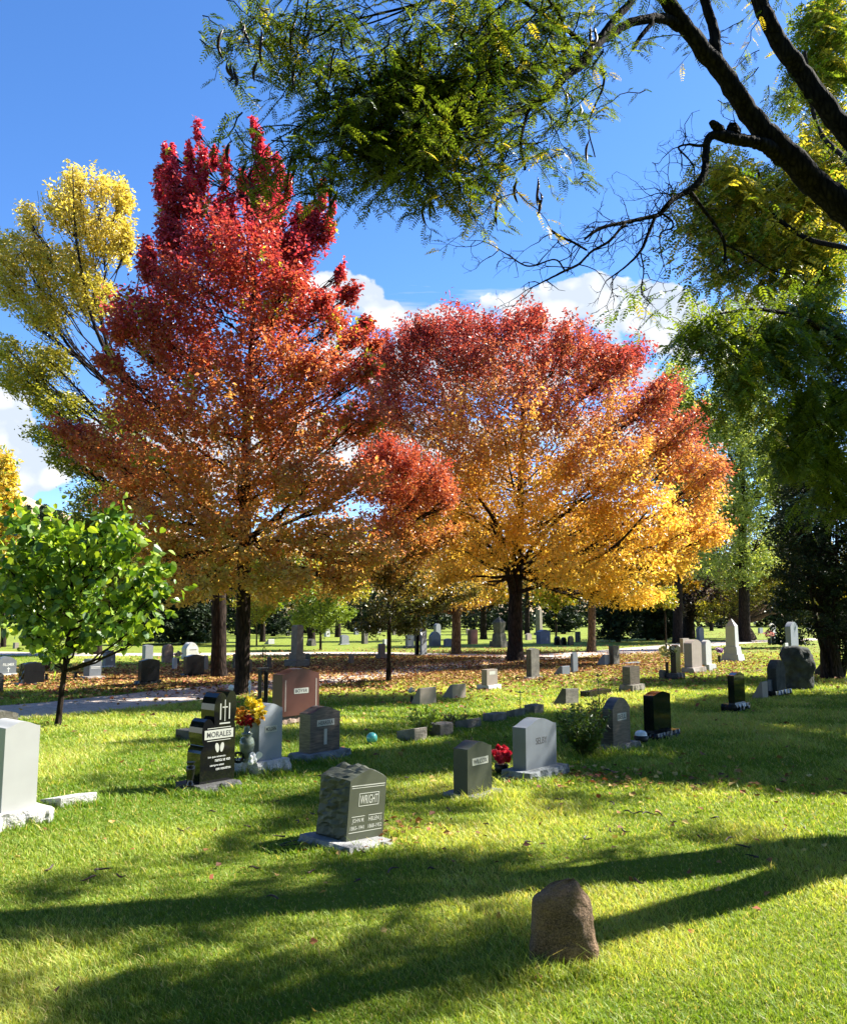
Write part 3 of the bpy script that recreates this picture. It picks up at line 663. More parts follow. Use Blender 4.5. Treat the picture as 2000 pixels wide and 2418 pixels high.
stone('rightwhiteslant', 'small white slant marker left of the tall arched headstone', (1855, 1538, 1862, 1841, 1519), None, 'round', 0.3, 'white', None, 0, slant=0.2, group='slant markers')
stone('flowerwhite', 'small white headstone with pink flowers and a black pot in the far sun', (1826, 1520, 1834, 1819, 1482), None, 'round', 0.4, 'white', None, 0)
# left cluster
stone('fillmer', 'arched grey headstone with a small cross at the far left', (-8, 1592, 38, -16, 1563), (-4, 1599, 42, -20, 1592), 'arch', 0.25, 'blue', 'white', 0, texts=[('text', 'FILLMER', .30, .88, .62, .84), ('bar', '', .58, .61, .10, .52), ('bar', '', .52, .67, .36, .42)])
stone('blackleft', 'broad black headstone with rough sides on a long black base behind the sapling', (56, 1614, 104, 43, 1569), (52, 1622, 88, 30, 1615), 'serp', 0.06, 'blackm', 'blackm', 0.025)
stone('greyflowers', 'grey headstone with white bars and a white bouquet right of the sapling trunk', (211, 1597, 239, 197, 1557), (207, 1607, 249, 186, 1599), 'flat', 0, 'blue', 'pink', 0, texts=[('bar', '', .1, .9, .52, .55), ('bar', '', .1, .9, .44, .46), ('bar', '', .4, .65, .84, .92)])
stone('darkdrop', 'dark round headstone with a white triangle on a pale base', (249, 1573, 272, 241, 1548), (248, 1580, 274, 238, 1574), 'round', 0.45, 'blue', 'white', 0, texts=[('bar', '', .55, .72, .45, .7, 'panel')])
stone('leftupright', 'upright pale grey headstone behind the first black headstone', (343, 1560, 361, 335, 1525), None, 'serp', 0.08, 'grey', None, 0)
stone('redrock', 'irregular red brown rounded headstone with a pale carved cross', (388, 1567, 409, 381, 1532), None, 'round', 0.35, 'redr', None, 0.03)
stone('whitearch', 'white arched headstone half hidden behind the second black headstone', (440, 1558, 468, 428, 1532), None, 'arch', 0.42, 'whiter', None, 0.01, texts=[('bar', '', .25, .8, .84, .9, 'inkd')])
stone('blackone', 'black headstone with a tapered base at the edge of the gravel path', (333, 1609, 376, 325, 1561), (330, 1622, 381, 317, 1609), 'serp', 0.08, 'blackm', 'blackm', 0)
stone('blacktwo', 'black headstone between the white arched stone and the tree trunk', (440, 1592, 482, 432, 1551), (436, 1602, 487, 426, 1592), 'serp', 0.08, 'blackm', 'blackm', 0)
stone('whitepost', 'short white grave post in front of the red brown headstone', (410, 1584, 418, 406, 1557), None, 'round', 0.4, 'white', None, 0, name='grave_marker')
stone('beigepost', 'short beige grave post right of the second black headstone', (484, 1586, 491, 479, 1551), None, 'round', 0.3, 'pink', None, 0, name='grave_marker')
stone('edgegrey', 'grey headstone cut by the left edge beside the gravel path', (-14, 1638, 7, -22, 1596), None, 'arch', 0.3, 'weather', None, 0)
# middle background
stone('mid1', 'short brown marker left of the tall weathered monument', (634, 1581, 641, 630, 1554), None, 'peak', 0.3, 'weather', None, 0, name='grave_marker')
stone('mid2', 'grey marker seen past the left side of the dark maple trunk', (553, 1582, 560, 549, 1547), None, 'round', 0.3, 'weather', None, 0, name='grave_marker')
stone('mid3', 'grey marker seen past the right side of the dark maple trunk', (588, 1592, 595, 584, 1561), None, 'round', 0.4, 'weather', None, 0, name='grave_marker')
stone('mid4', 'narrow pale post at the right side of the tall weathered monument', (725, 1573, 732, 721, 1547), None, 'round', 0.4, 'weather', None, 0, name='grave_marker')
stone('mid5', 'small dark red marker post in the leaf litter', (828, 1571, 836, 823, 1545), None, 'flat', 0, 'red', None, 0, name='grave_marker')
stone('mid6', 'red stone headstone on a stepped base left of the slender young trunk', (898, 1552, 910, 892, 1522), (893, 1559, 915, 886, 1546), 'arch', 0.1, 'red', 'red', 0, brough=False)
stone('mid7', 'small white headstone behind the red stone one', (908, 1524, 917, 903, 1510), None, 'flat', 0, 'white', None, 0)
stone('mid8', 'white slab lying tilted in the far grass left of the monument', (634, 1522, 648, 624, 1510), None, 'flat', 0, 'white', None, 0, slant=0.1)
stone('mid9', 'dark triangular marker in the far grass right of the monument', (736, 1526, 746, 725, 1513), None, 'peak', 0.3, 'weather', None, 0)
stone('mid10', 'pale headstone with a low arched top in the far grass', (807, 1521, 824, 802, 1504), (804, 1523, 826, 799, 1520), 'arch', 0.2, 'grey', 'grey', 0)
stone('mid11', 'tall dark pointed headstone in the far grass', (860, 1521, 869, 853, 1482), None, 'round', 0.6, 'weather', None, 0)
stone('mid12', 'white upright headstone far behind the thin green tree', (770, 1504, 779, 765, 1485), None, 'flat', 0, 'white', None, 0)
stone('mid13', 'grey headstone with a pale round medallion and a dark base', (962, 1526, 978, 957, 1502), (958, 1532, 980, 952, 1527), 'arch', 0.15, 'grey', 'blackm', 0)
stone('mid14', 'dark slender monument shaft beside a white shaft', (983, 1546, 990, 979, 1496), (981, 1551, 993, 974, 1546), 'flat', 0, 'blackm', 'blackm', 0)
stone('mid15', 'tall white shaft headstone with a rounded top on a pale block', (996, 1546, 1008, 991, 1490), (994, 1550, 1010, 989, 1545), 'round', 0.3, 'grey', 'white', 0)
stone('mid16', 'wide bluish arched headstone in shade', (1018, 1527, 1041, 1012, 1503), None, 'arch', 0.3, 'blue', None, 0)
stone('mid17', 'low violet blue headstone beside the yellow tree trunk', (1052, 1527, 1069, 1047, 1511), None, 'arch', 0.1, 'purple', None, 0)
stone('mid18', 'small peaked pale headstone behind the bluish arched one', (1030, 1504, 1041, 1024, 1480), None, 'round', 0.4, 'grey', None, 0)
stone('mid19', 'square dark red brown headstone right of the yellow tree trunk', (1111, 1522, 1128, 1104, 1488), None, 'flat', 0, 'red', None, 0)
stone('mid20', 'wide dark bluish headstone behind the big maple trunk', (1276, 1521, 1300, 1266, 1492), None, 'serp', 0.1, 'purple', None, 0)
stone('mid21', 'first of three small dark round headstones in a row', (1312, 1524, 1324, 1308, 1512), None, 'round', 0.4, 'blackm', None, 0)
stone('mid22', 'middle one of three small dark round headstones in a row', (1328, 1524, 1338, 1324, 1513), None, 'round', 0.4, 'blackm', None, 0)
stone('mid23', 'last of three small dark round headstones beside a pale marker', (1344, 1524, 1355, 1340, 1511), None, 'round', 0.4, 'blackm', None, 0)
stone('mid24', 'pale olive marker left of the far right maple trunk', (1361, 1517, 1371, 1358, 1492), None, 'flat', 0, 'weather', None, 0)
stone('mid25', 'tall pale grey monument shaft on a stepped base under the gold leaves', (1511, 1496, 1521, 1507, 1464), (1508, 1501, 1528, 1502, 1496), 'flat', 0, 'grey', 'grey', 0, brough=False)
stone('mid26', 'low pale stone far behind the maple trunk on the sunny strip', (1245, 1512, 1256, 1240, 1500), None, 'arch', 0.2, 'pink', None, 0)
stone('mid27', 'small dark stone in the sunny strip left of the three round ones', (1320, 1494, 1330, 1316, 1484), None, 'flat', 0, 'weather', None, 0)
stone('far1', 'small grey far headstone below the broad old tree', (1676, 1477, 1684, 1672, 1466), None, 'flat', 0, 'grey', None, 0)
stone('far2', 'pale far headstone right next to the small grey one', (1688, 1477, 1695, 1685, 1467), None, 'flat', 0, 'white', None, 0)
stone('far3', 'small white far headstone under the dark evergreens', (1782, 1475, 1788, 1779, 1460), None, 'round', 0.5, 'white', None, 0)
stone('far4', 'small tan far headstone right of the far white one', (1842, 1477, 1849, 1838, 1463), None, 'round', 0.4, 'pink', None, 0)
stone('far5', 'dark far headstone between the trunks at the right', (1604, 1492, 1611, 1600, 1482), None, 'round', 0.3, 'weather', None, 0)
stone('far6', 'white far headstone by the left maple at the sunny lawn', (1594, 1486, 1600, 1591, 1478), None, 'peak', 0.3, 'white', None, 0)
stone('righttilt', 'leaning grey headstone at the foot of the dark cedar', (1965, 1526, 1976, 1952, 1502), None, 'flat', 0, 'grey', None, 0, slant=0.2)

for k, (x, y, w_, h_, mt, pf, lb) in enumerate([(835, 1499, 12, 13, 'grey', 'arch', 'grey far headstone between two dark trunks'), (890, 1496, 9, 11, 'white', 'flat', 'small white far headstone above the red stone one'), (925, 1500, 11, 12, 'weather', 'round', 'brown far headstone right of the slender young trunk'), (1100, 1497, 9, 10, 'pink', 'arch', 'pinkish far headstone above the square red brown one'), (675, 1502, 10, 12, 'weather', 'flat', 'dark far headstone left of the weathered monument top'), (570, 1507, 10, 9, 'grey', 'arch', 'low grey far headstone left of the pale thin trunk'),
        (1420, 1500, 11, 13, 'weather', 'arch', 'brownish far headstone right of the pale brown maple trunk'), (1450, 1493, 8, 10, 'grey', 'flat', 'tiny grey far headstone beyond the pale brown maple'), (1565, 1489, 9, 11, 'pink', 'round', 'pinkish far headstone left of the purple plum trunk'), (1720, 1484, 9, 11, 'weather', 'arch', 'dark far headstone just left of the obelisk tip'), (1790, 1496, 12, 13, 'grey', 'flat', 'grey far headstone right of the leaning old trunk'), (1905, 1492, 12, 14, 'white', 'arch', 'pale far headstone right of the tall arched one'), (300, 1524, 10, 14, 'weather', 'arch', 'brown far headstone left of the upright pale grey one'), (30, 1532, 14, 14, 'pink', 'flat', 'pinkish far headstone above the arched one at far left'), (165, 1534, 12, 13, 'grey', 'round', 'grey far headstone behind the sapling trunk')]):
    stone('small%d' % k, lb, (x + w_ * .35, y, x + w_, x, y - h_), None, pf, .2, mt, None, 0)
def hearts_extra():
    s = STONES['morales']; r = s['root']; off = s['off']; w, h = s['w'], s['h']
    for k, (u, tl) in enumerate(((.47, -8), (.61, 8))):
        pts = []
        for a in np.linspace(0, 2 * math.pi, 18, endpoint=False):
            rr = 1 + 0.15 * math.sin(a)
            pts.append((0.055 * w * math.cos(a) * rr + (0.015 * w * math.sin(a * 1) * (1 if k else -1)), 0.052 * h * math.sin(a)))
        v = [(x, -0.0035, z) for x, z in pts] + [(x, 0.001, z) for x, z in pts]; n = len(pts)
        b_ = Buf(); b_.add(v, [[i, (i + 1) % n, n + (i + 1) % n, n + i] for i in range(n)]); b_.add(v[:n], [list(range(n))])
        o = b_.build('footprint_etching', MS['panel'], r, color=False); o.location = (off[0] + u * w, off[1], off[2] + .375 * h)
hearts_extra()

# ---- monuments with shafts
def frustum_box(buf, cx, cy, w0, d0, z0, w1, d1, z1):
    v = [(cx + sx * w * .5, cy + sy * d * .5, z) for w, d, z in ((w0, d0, z0), (w1, d1, z1)) for sx, sy in ((-1, -1), (1, -1), (1, 1), (-1, 1))]
    buf.add(v, [[3, 2, 1, 0], [4, 5, 6, 7], [0, 1, 5, 4], [1, 2, 6, 5], [2, 3, 7, 6], [3, 0, 4, 7]])
def monument(label, px, py, tiers, mat, parts, group='tall monuments', rz=TH):
    """tiers: (half name, width px bottom, width px top, y bottom px, y top px)"""
    P0 = G(px, py); d = P0[1]; m = d / F
    root = empty('monument', P0, label, 'monument', group, rz=rz)
    for nm, w0, w1, yb, yt, mt in tiers:
        z0 = height(P0, yb) if yb < py - 0.5 else 0.0; z1 = height(P0, yt)
        b_ = Buf(); k = 0.74
        frustum_box(b_, 0, 0, w0 * m * k, w0 * m * k, z0, w1 * m * k, w1 * m * k, z1)
        o = b_.build(nm, MS[mt], root, color=False); bevel(o, 0.008)
    return root
monument('white pointed obelisk on a two step plinth in bright sun', 1731, 1562, [('base', 58, 50, 1562, 1545, 'white'), ('plinth', 43, 38, 1545, 1527, 'white'), ('shaft', 31, 29, 1527, 1478, 'white'), ('pyramid_tip', 29, 1, 1478, 1461, 'white')], 'white', None)
monument('tall weathered square monument on a brown block behind the BOYER stone', 701, 1577, [('base', 56, 56, 1577, 1558, 'brown'), ('plinth', 37, 36, 1558, 1542, 'tan'), ('shaft', 28, 27, 1542, 1480, 'tan'), ('cap', 27, 21, 1480, 1476, 'tan')], 'tan', None)
monument('brown grey monument with a pointed crown and stepped base left of the big maple trunk', 1179, 1529, [('base', 46, 44, 1529, 1514, 'weather'), ('plinth', 34, 30, 1514, 1496, 'weather'), ('shaft', 25, 31, 1496, 1470, 'weather'), ('pyramid_tip', 31, 3, 1470, 1457, 'weather')], 'weather', None)
monument('tall tan pillar monument far behind the big maple trunk', 1273, 1500, [('base', 24, 24, 1500, 1494, 'tan'), ('shaft', 17, 15, 1494, 1440, 'tan')], 'tan', None)

# ---- boulders
def boulder(label, prof, d, tk, mat, name='boulder', seed=1, amp=0.03, lean=0, bs=.035, ns_=.12):
    """prof: rows (y px, x left, x right) from the foot upward; built as stacked rounded rings at distance d"""
    rings = []; ns = 30
    foot = prof[0]; P0 = W((foot[1] + foot[2]) / 2, foot[0], d); P0[2] = 0
    pr = smoothpath(prof, 26)
    for y, xl, xr in pr:
        a = W(xl, y, d); b_ = W(xr, y, d); c_ = (a + b_) / 2; hw = abs(b_[0] - a[0]) / 2
        ring = []
        for t in np.linspace(0, 2 * math.pi, ns, endpoint=False):
            ct, st = math.cos(t), math.sin(t)
            q = (abs(ct) ** 2.6 + abs(st) ** 2.6) ** (-1 / 2.6)
            dn = 1 + amp * 3 * noise3((ct * 1.1, st * 1.1, c_[2] * 2.2), 1.3, seed)
            ring.append((c_[0] - P0[0] + hw * ct * q * dn, tk * hw * st * q * dn, c_[2] + 0.02 * noise3((ct, st, 0), 2, seed + 3)))
        rings.append(ring)
    rings[0] = [(x, y, -0.06) for x, y, z in rings[0]]
    v = [p for r_ in rings for p in r_]; nr_ = len(rings)
    f = [[k * ns + i, k * ns + (i + 1) % ns, (k + 1) * ns + (i + 1) % ns, (k + 1) * ns + i] for k in range(nr_ - 1) for i in range(ns)]
    b_ = Buf(); b_.add(v, f); top = v[-ns:]; b_.add(top + [tuple(np.mean(top, 0) + np.array([0, 0, 0.004]))], [[i, (i + 1) % ns, ns] for i in range(ns)])
    o = b_.build(name, MS[mat], smooth=True, color=False); o.location = P0
    sub = o.modifiers.new('sub', 'SUBSURF'); sub.levels = 1; sub.render_levels = 1
    tex = bpy.data.textures.new('rock', 'CLOUDS'); tex.noise_scale = ns_; tex.noise_depth = 5
    dm = o.modifiers.new('rock', 'DISPLACE'); dm.texture = tex; dm.strength = bs; dm.mid_level = 0.5
    return tag(o, label, 'boulder', 'boulders')
boulder('brown granite boulder marker standing in the foreground shade', [(2305, 1262, 1402), (2295, 1253, 1412), (2250, 1253, 1410), (2200, 1255, 1402), (2150, 1257, 1391), (2120, 1262, 1383), (2100, 1285, 1374), (2085, 1310, 1366), (2078, 1335, 1358), (2076, 1342, 1354)], G(1330, 2300)[1] + 0.14, 0.62, 'boulder', seed=4, amp=.03, bs=.04, ns_=.13)
boulder('large dark mossy boulder with two humps in shade', [(1632, 1852, 1912), (1626, 1850, 1918), (1600, 1850, 1922), (1570, 1846, 1922), (1560, 1844, 1921), (1548, 1846, 1921), (1538, 1848, 1916), (1531, 1850, 1905), (1527, 1855, 1885)], G(1885, 1630)[1] + 0.3, 0.55, 'mossrock', seed=9, amp=0.07, bs=.2, ns_=.4)
boulder('tan grey rock beside the gravel drive at the dark cedar', [(1596, 1925, 1962), (1585, 1927, 1966), (1570, 1934, 1958), (1566, 1940, 1952)], G(1945, 1595)[1], 0.7, 'mossrock', seed=14, bs=.15, ns_=.3)
# ---- rough stone curb blocks bordering the plot
for i, (x, y, xr, xl, yt) in enumerate([(979, 1754, 1008, 937, 1722), (1040, 1740, 1070, 1010, 1712), (1104, 1722, 1136, 1075, 1700), (1164, 1706, 1196, 1140, 1688), (1215, 1696, 1240, 1196, 1676), (1262, 1688, 1284, 1238, 1667)]):
    lab = ['nearest rough curb block with a bright pitched end', 'curb block overgrown by the leafy weeds', 'curb block with a pale broken face past the weeds', 'dark curb block in shade midway along the row', 'dark curb block just before the bright mottled one', 'bright mottled curb block at the far end of the row'][i]
    stone('curb%d' % i, lab, (x, y, xr, xl, yt), None, 'flat', 0, 'weatherr', None, 0.02 if i % 2 else 0.0, slant=None if i % 2 else .1, back=.7, name='curb_block', group='rough curb blocks of the plot border')
# low black bench like marker
stone('lowblack', 'low black bench shaped marker behind the bushy plant', (1392, 1648, 1444, 1370, 1634), None, 'flat', 0, 'blackm', None, 0, name='grave_marker')
# ================================================================== vases, flowers, ornaments
def lathe(buf, prof, n=20, col=(.5, .5, .5), cx=0, cy=0):
    v = [(cx + r_ * math.cos(a), cy + r_ * math.sin(a), z) for r_, z in prof for a in np.linspace(0, 2 * math.pi, n, endpoint=False)]
    f = [[k * n + i, k * n + (i + 1) % n, (k + 1) * n + (i + 1) % n, (k + 1) * n + i] for k in range(len(prof) - 1) for i in range(n)]
    buf.add(v, f, col)
    buf.add(v[:n], [list(range(n))[::-1]], col); buf.add(v[-n:], [list(range(n))], col)
def blossoms(name, pts, cols, size, parent, seed=0, petals=9):
    """one mesh of blossoms: each blossom a rosette of cupped petals"""
    rs = np.random.RandomState(seed); bf = Buf()
    for p, c in zip(pts, cols):
        up = nrm(np.array([rs.normal() * .5, -0.6 + rs.normal() * .4, 0.7 + rs.normal() * .3]))
        a = nrm(np.cross(up, [0.3, 0.2, 0.9])); b_ = np.cross(up, a)
        for ring, (k, tilt, s_) in enumerate(((petals, .35, 1.0), (petals - 3, .9, .7))):
            ang = np.linspace(0, 2 * np.pi, k, endpoint=False) + rs.rand()
            d = np.cos(ang)[:, None] * a + np.sin(ang)[:, None] * b_
            ax = nrm(d * math.cos(tilt) + up * math.sin(tilt))
            ln = size * s_ * (0.85 + .3 * rs.rand(k))
            cc = np.clip(np.array(c) * (0.8 + 0.4 * rs.rand(k, 1)), 0, 1)
            add_leaves(bf, p + ax * ln[:, None] * .5, ax, np.tile(up, (k, 1)) + rs.normal(size=(k, 3)) * .15, ln, ln * .7, cc)
    return bf.build(name, M_PETAL, parent)
def sprigs(name, parent, n, r_, h, seed, size=0.04, col=(.06, .12, .02), z0=0.0, mat=None):
    rs = np.random.RandomState(seed); bf = Buf()
    a = rs.rand(n) * 2 * np.pi; rr = np.sqrt(rs.rand(n)) * r_; z = z0 + rs.rand(n) * h
    cen = np.stack([rr * np.cos(a), rr * np.sin(a), z], 1)
    ax = nrm(np.stack([np.cos(a) + rs.normal(size=n) * .6, np.sin(a) + rs.normal(size=n) * .6, .6 + rs.normal(size=n) * .6], 1))
    c = np.array(col) * (0.6 + 0.9 * rs.rand(n))[:, None]
    add_leaves(bf, cen, ax, rs.normal(size=(n, 3)), size * (0.7 + .6 * rs.rand(n)), size * .4, c)
    return bf.build(name, mat or M_GREEN, parent)
def on_px(px, py, z): return G(px, py, z)
zb = STONES['molden']['hb']
# vase with yellow and red flowers on the MOLDEN base
p = on_px(582, 1800, zb); m = p[1] / F
v = empty('flower_vase', p, 'green marble urn vase holding yellow and dark red flowers on the MOLDEN base', 'flower vase')
b = Buf(); lathe(b, [(9 * m, 0), (10 * m, 3 * m), (6 * m, 7 * m), (8 * m, 11 * m), (15 * m, 24 * m), (18 * m, 40 * m), (15 * m, 53 * m), (10 * m, 58 * m), (13 * m, 62 * m), (13 * m, 65 * m), (7 * m, 68 * m), (7 * m, 82 * m)], 24)
b.build('urn', M_VASE, v, smooth=True, color=False)
rs = np.random.RandomState(4); pts = []; cols = []
for cx, cy, rr, n, cc in ((14, 128, 13, 22, (.85, .68, .03)), (-14, 108, 15, 26, (.85, .45, .04)), (26, 110, 14, 24, (.85, .70, .05)), (-2, 93, 18, 34, (.42, .02, .02)), (22, 95, 10, 6, (.8, .5, .05)), (5, 140, 8, 10, (.85, .72, .05)), (-22, 96, 9, 5, (.7, .15, .03))):
    for _ in range(n):
        q = rs.normal(size=3) * .5
        pts.append(np.array([(cx + q[0] * rr) * m, q[1] * rr * m, (cy + q[2] * rr * .8) * m])); cols.append(cc)
blossoms('flowers', pts, cols, 7.5 * m, v, 2)
sprigs('leaves', v, 70, 16 * m, 45 * m, 3, 9 * m, z0=75 * m)
# heart figurine, small white figure, dark wreath
p = on_px(611, 1799, zb + 0.0); p = p - DY * 0.0 + np.array([-0.02, -0.10, 0]); m = p[1] / F
h = empty('heart_figurine', p, 'grey white heart shaped memorial figurine leaning on the MOLDEN stone', 'figurine', rz=R(25))
pr = [(15 * m * math.sin(t) ** 3 * 1.0, 15 * m + 12.5 * m * (13 * math.cos(t) - 5 * math.cos(2 * t) - 2 * math.cos(3 * t) - math.cos(4 * t)) / 16) for t in np.linspace(0, 2 * math.pi, 30, endpoint=False)]
b = Buf(); n = len(pr)
v_ = [(x, -4 * m, z) for x, z in pr] + [(x, 4 * m, z) for x, z in pr]
b.add(v_, [[i, (i + 1) % n, n + (i + 1) % n, n + i] for i in range(n)]); b.add(v_[:n], [list(range(n))]); b.add(v_[n:], [list(range(n))[::-1]])
o = b.build('heart', M_CER, h, color=False); bevel(o, 0.012)
b = Buf(); lathe(b, [(3 * m, 0), (7 * m, 4 * m), (8 * m, 10 * m), (4 * m, 15 * m), (5 * m, 19 * m), (1 * m, 22 * m)], 12, cx=-6 * m, cy=-6 * m); b.build('angel_relief', M_CER, h, smooth=True, color=False)
p = on_px(592, 1806, zb); b = Buf(); m = p[1] / F
lathe(b, [(5 * m, 0), (7 * m, 4 * m), (5 * m, 9 * m), (3 * m, 11 * m), (5 * m, 15 * m), (4 * m, 19 * m), (1 * m, 21 * m)], 14)
o = b.build('figurine', M_CER, smooth=True, color=False); o.location = p; tag(o, 'tiny white figurine between the urn vase and the heart figurine', 'figurine')
p = on_px(562, 1802, zb); b = Buf(); m = p[1] / F
th = np.linspace(0, 2 * np.pi, 26); rs = np.random.RandomState(3)
w_ = empty('wreath', p, 'small dark leafy wreath on the left end of the MOLDEN base', 'wreath')
tube(b, np.stack([11 * m * np.cos(th), 3 * m * np.sin(th * 3), 12 * m + 11 * m * np.sin(th)], 1), 3 * m, 6, cap=False); b.build('ring', M_IRON, w_, color=False)
sprigs('leaves', w_, 90, 14 * m, 24 * m, 5, 7 * m, col=(.02, .03, .02), mat=M_DARKLEAF)
# black vase on MORALES base
p = on_px(449, 1857, STONES['morales']['hb']); m = p[1] / F
v = empty('memorial_vase', p, 'tall black granite vase standing at the left side of the MORALES stone', 'vase')
b = Buf(); lathe(b, [(9 * m, 0), (10 * m, 3 * m), (6 * m, 8 * m), (8 * m, 22 * m), (11 * m, 36 * m), (10 * m, 44 * m), (7 * m, 48 * m), (10 * m, 52 * m), (10 * m, 54 * m)], 22)
b.build('body', MS['black'], v, smooth=True, color=False)
# white round flower behind MORALES, white angel by the trunk
p = G(545, 1664); m = p[1] / F
o = empty('solar_light', p, 'white round garden ornament on a thin stake behind the MORALES stone', 'garden ornament')
b = Buf(); tube(b, [(0, 0, 0), (0, 0, 32 * m)], 0.006, 6); b.build('stake', M_IRON, o, color=False)
b = Buf(); lathe(b, [(1.5 * m, 30 * m), (5.5 * m, 33 * m), (6.5 * m, 38 * m), (5.5 * m, 43 * m), (1.5 * m, 45 * m)], 14); b.build('globe', M_CER, o, smooth=True, color=False)
p = G(589, 1652); m = p[1] / F
o = empty('angel_stake', p, 'slim white angel ornament on a stake right of the dark maple trunk', 'garden ornament')
b = Buf(); tube(b, [(0, 0, 0), (0.0, 0, 10 * m), (-1 * m, 0, 18 * m)], 0.008, 6); b.build('stake', M_CER, o, color=False)
b = Buf(); lathe(b, [(1 * m, 12 * m), (2.2 * m, 20 * m), (3.6 * m, 28 * m), (2.2 * m, 33 * m), (1.2 * m, 35 * m), (3 * m, 38 * m), (2.6 * m, 42 * m), (.4 * m, 44 * m)], 12); b.build('figure', M_CER, o, smooth=True, color=False)
# black iron plant stand behind MOLDEN
p = G(619, 1708); m = p[1] / F
o = empty('iron_stand', p, 'tall black slatted iron stand between the trunk and the BOYER stone', 'plant stand', rz=R(30))
b = Buf()
for sx in (-1, 1):
    for sy in (-1, 1): tube(b, [(sx * 8 * m, sy * 8 * m, 0), (sx * 8 * m, sy * 8 * m, 122 * m)], 1.6 * m, 6)
b.build('frame', M_IRON, o, color=False)
b = Buf()
for k in range(5):
    for q in (-1, 1): tube(b, [((-6 + 3 * k) * m, q * 8 * m, 2 * m), ((-6 + 3 * k) * m, q * 8 * m, 118 * m)], .8 * m, 5); tube(b, [(q * 8 * m, (-6 + 3 * k) * m, 2 * m), (q * 8 * m, (-6 + 3 * k) * m, 118 * m)], .8 * m, 5)
b.build('slats', M_IRON, o, color=False)
slab('top_plate', -11 * m, 11 * m, -11 * m, 11 * m, 122 * m, 126 * m, M_IRON, o)
# red flowers between WILCOX and SELBY
p = G(1184, 1828); m = p[1] / F
v = empty('flower_pot', p, 'red artificial flowers in a dark pot between the WILCOX and SELBY stones', 'flower pot')
b = Buf(); lathe(b, [(11 * m, 0), (15 * m, 8 * m), (16 * m, 20 * m), (14 * m, 22 * m)], 18); b.build('pot', M_IRON, v, smooth=True, color=False)
rs = np.random.RandomState(6); pts = [nrm(rs.normal(size=3)) * np.array([24, 20, 19]) * m * (0.6 + .4 * rs.rand()) + np.array([0, 0, 42 * m]) for _ in range(60)]
blossoms('flowers', pts, [(.55, .02, .05) if rs.rand() < .7 else (.75, .08, .12) for _ in pts], 8 * m, v, 5)
sprigs('leaves', v, 60, 18 * m, 30 * m, 9, 9 * m, z0=14 * m)
# bouquets
def bouquet(px, py, topy, rpx, cols, label, n=28, cat='bouquet', stems=True, seed=1, size=4):
    p = G(px, py); m = p[1] / F; h = (py - topy) * m
    v = empty('flower_bouquet', p, label, cat, 'bouquets among the stones')
    b = Buf(); lathe(b, [(3 * m, 0), (4 * m, 2 * m), (3.2 * m, h * .45), (4.5 * m, h * .5)], 10); b.build('holder', M_IRON, v, color=False)
    rs = np.random.RandomState(seed)
    pts = [nrm(rs.normal(size=3)) * np.array([1, 1, .75]) * rpx * m * (0.4 + .6 * rs.rand()) + np.array([0, 0, h - rpx * m * .6]) for _ in range(n)]
    blossoms('flowers', pts, [cols[rs.randint(len(cols))] for _ in pts], size * m, v, seed)
    sprigs('leaves', v, 40, rpx * m * .8, rpx * m * 1.2, seed + 1, size * m, z0=h - rpx * 1.6 * m)
bouquet(1699, 1567, 1531, 9, [(.30, .06, .45), (.45, .2, .6), (.7, .6, .7)], 'purple and lilac flowers beside the obelisk', seed=3)
bouquet(1576, 1604, 1526, 22, [(.75, .7, .30), (.8, .75, .5), (.5, .5, .15)], 'pale yellow spray of flowers left of the narrow black headstone', n=40, seed=5, size=6)
bouquet(1817, 1523, 1492, 12, [(.7, .35, .28), (.6, .3, .3)], 'pink flowers in a black pot before the small white headstone', seed=6)
bouquet(1826, 1523, 1476, 6, [(.8, .8, .75)], 'white flowers above the small white headstone', n=14, seed=7)
bouquet(204, 1602, 1561, 8, [(.8, .78, .72)], 'white flower bunch on the grey headstone with white bars', n=20, seed=8)
bouquet(178, 1605, 1571, 12, [(.35, .28, .10), (.25, .25, .08), (.5, .4, .2)], 'dried yellow green bouquet left of the grey headstone', n=30, seed=9)
bouquet(109, 1610, 1574, 7, [(.25, .08, .05), (.15, .08, .05)], 'dark dried flowers at the right side of the broad black headstone', n=16, seed=10)
bouquet(972, 1661, 1628, 8, [(.8, .78, .74)], 'white flowers behind the first tan slant marker', n=16, seed=11)
bouquet(420, 1570, 1540, 9, [(.7, .45, .35), (.4, .5, .3)], 'pink and green flowers between the red and the white headstones', n=24, seed=12)
# teal glass ball, pale domed ornament
p = G(878, 1756); m = p[1] / F
b = Buf(); b_prof = [(13 * m * math.sin(a), 12 * m - 13 * m * math.cos(a)) for a in np.linspace(0.05, math.pi - 0.05, 16)]
lathe(b, b_prof, 24); o = b.build('gazing_ball', M_TEAL, smooth=True, color=False); o.location = p; tag(o, 'shiny teal glass ball lying on the open lawn', 'gazing ball')
p = G(1514, 1757); m = p[1] / F
v = empty('domed_lamp', p, 'pale domed garden ornament on a black pot left of the black headstone', 'garden ornament')
b = Buf(); lathe(b, [(13 * m, 0), (16 * m, 8 * m), (17 * m, 17 * m), (12 * m, 20 * m)], 18); b.build('pot', M_IRON, v, smooth=True, color=False)
b = Buf(); lathe(b, [(14 * m, 19 * m), (13 * m, 25 * m), (9 * m, 29 * m), (2 * m, 31 * m)], 18); b.build('dome', M_CER, v, smooth=True, color=False)
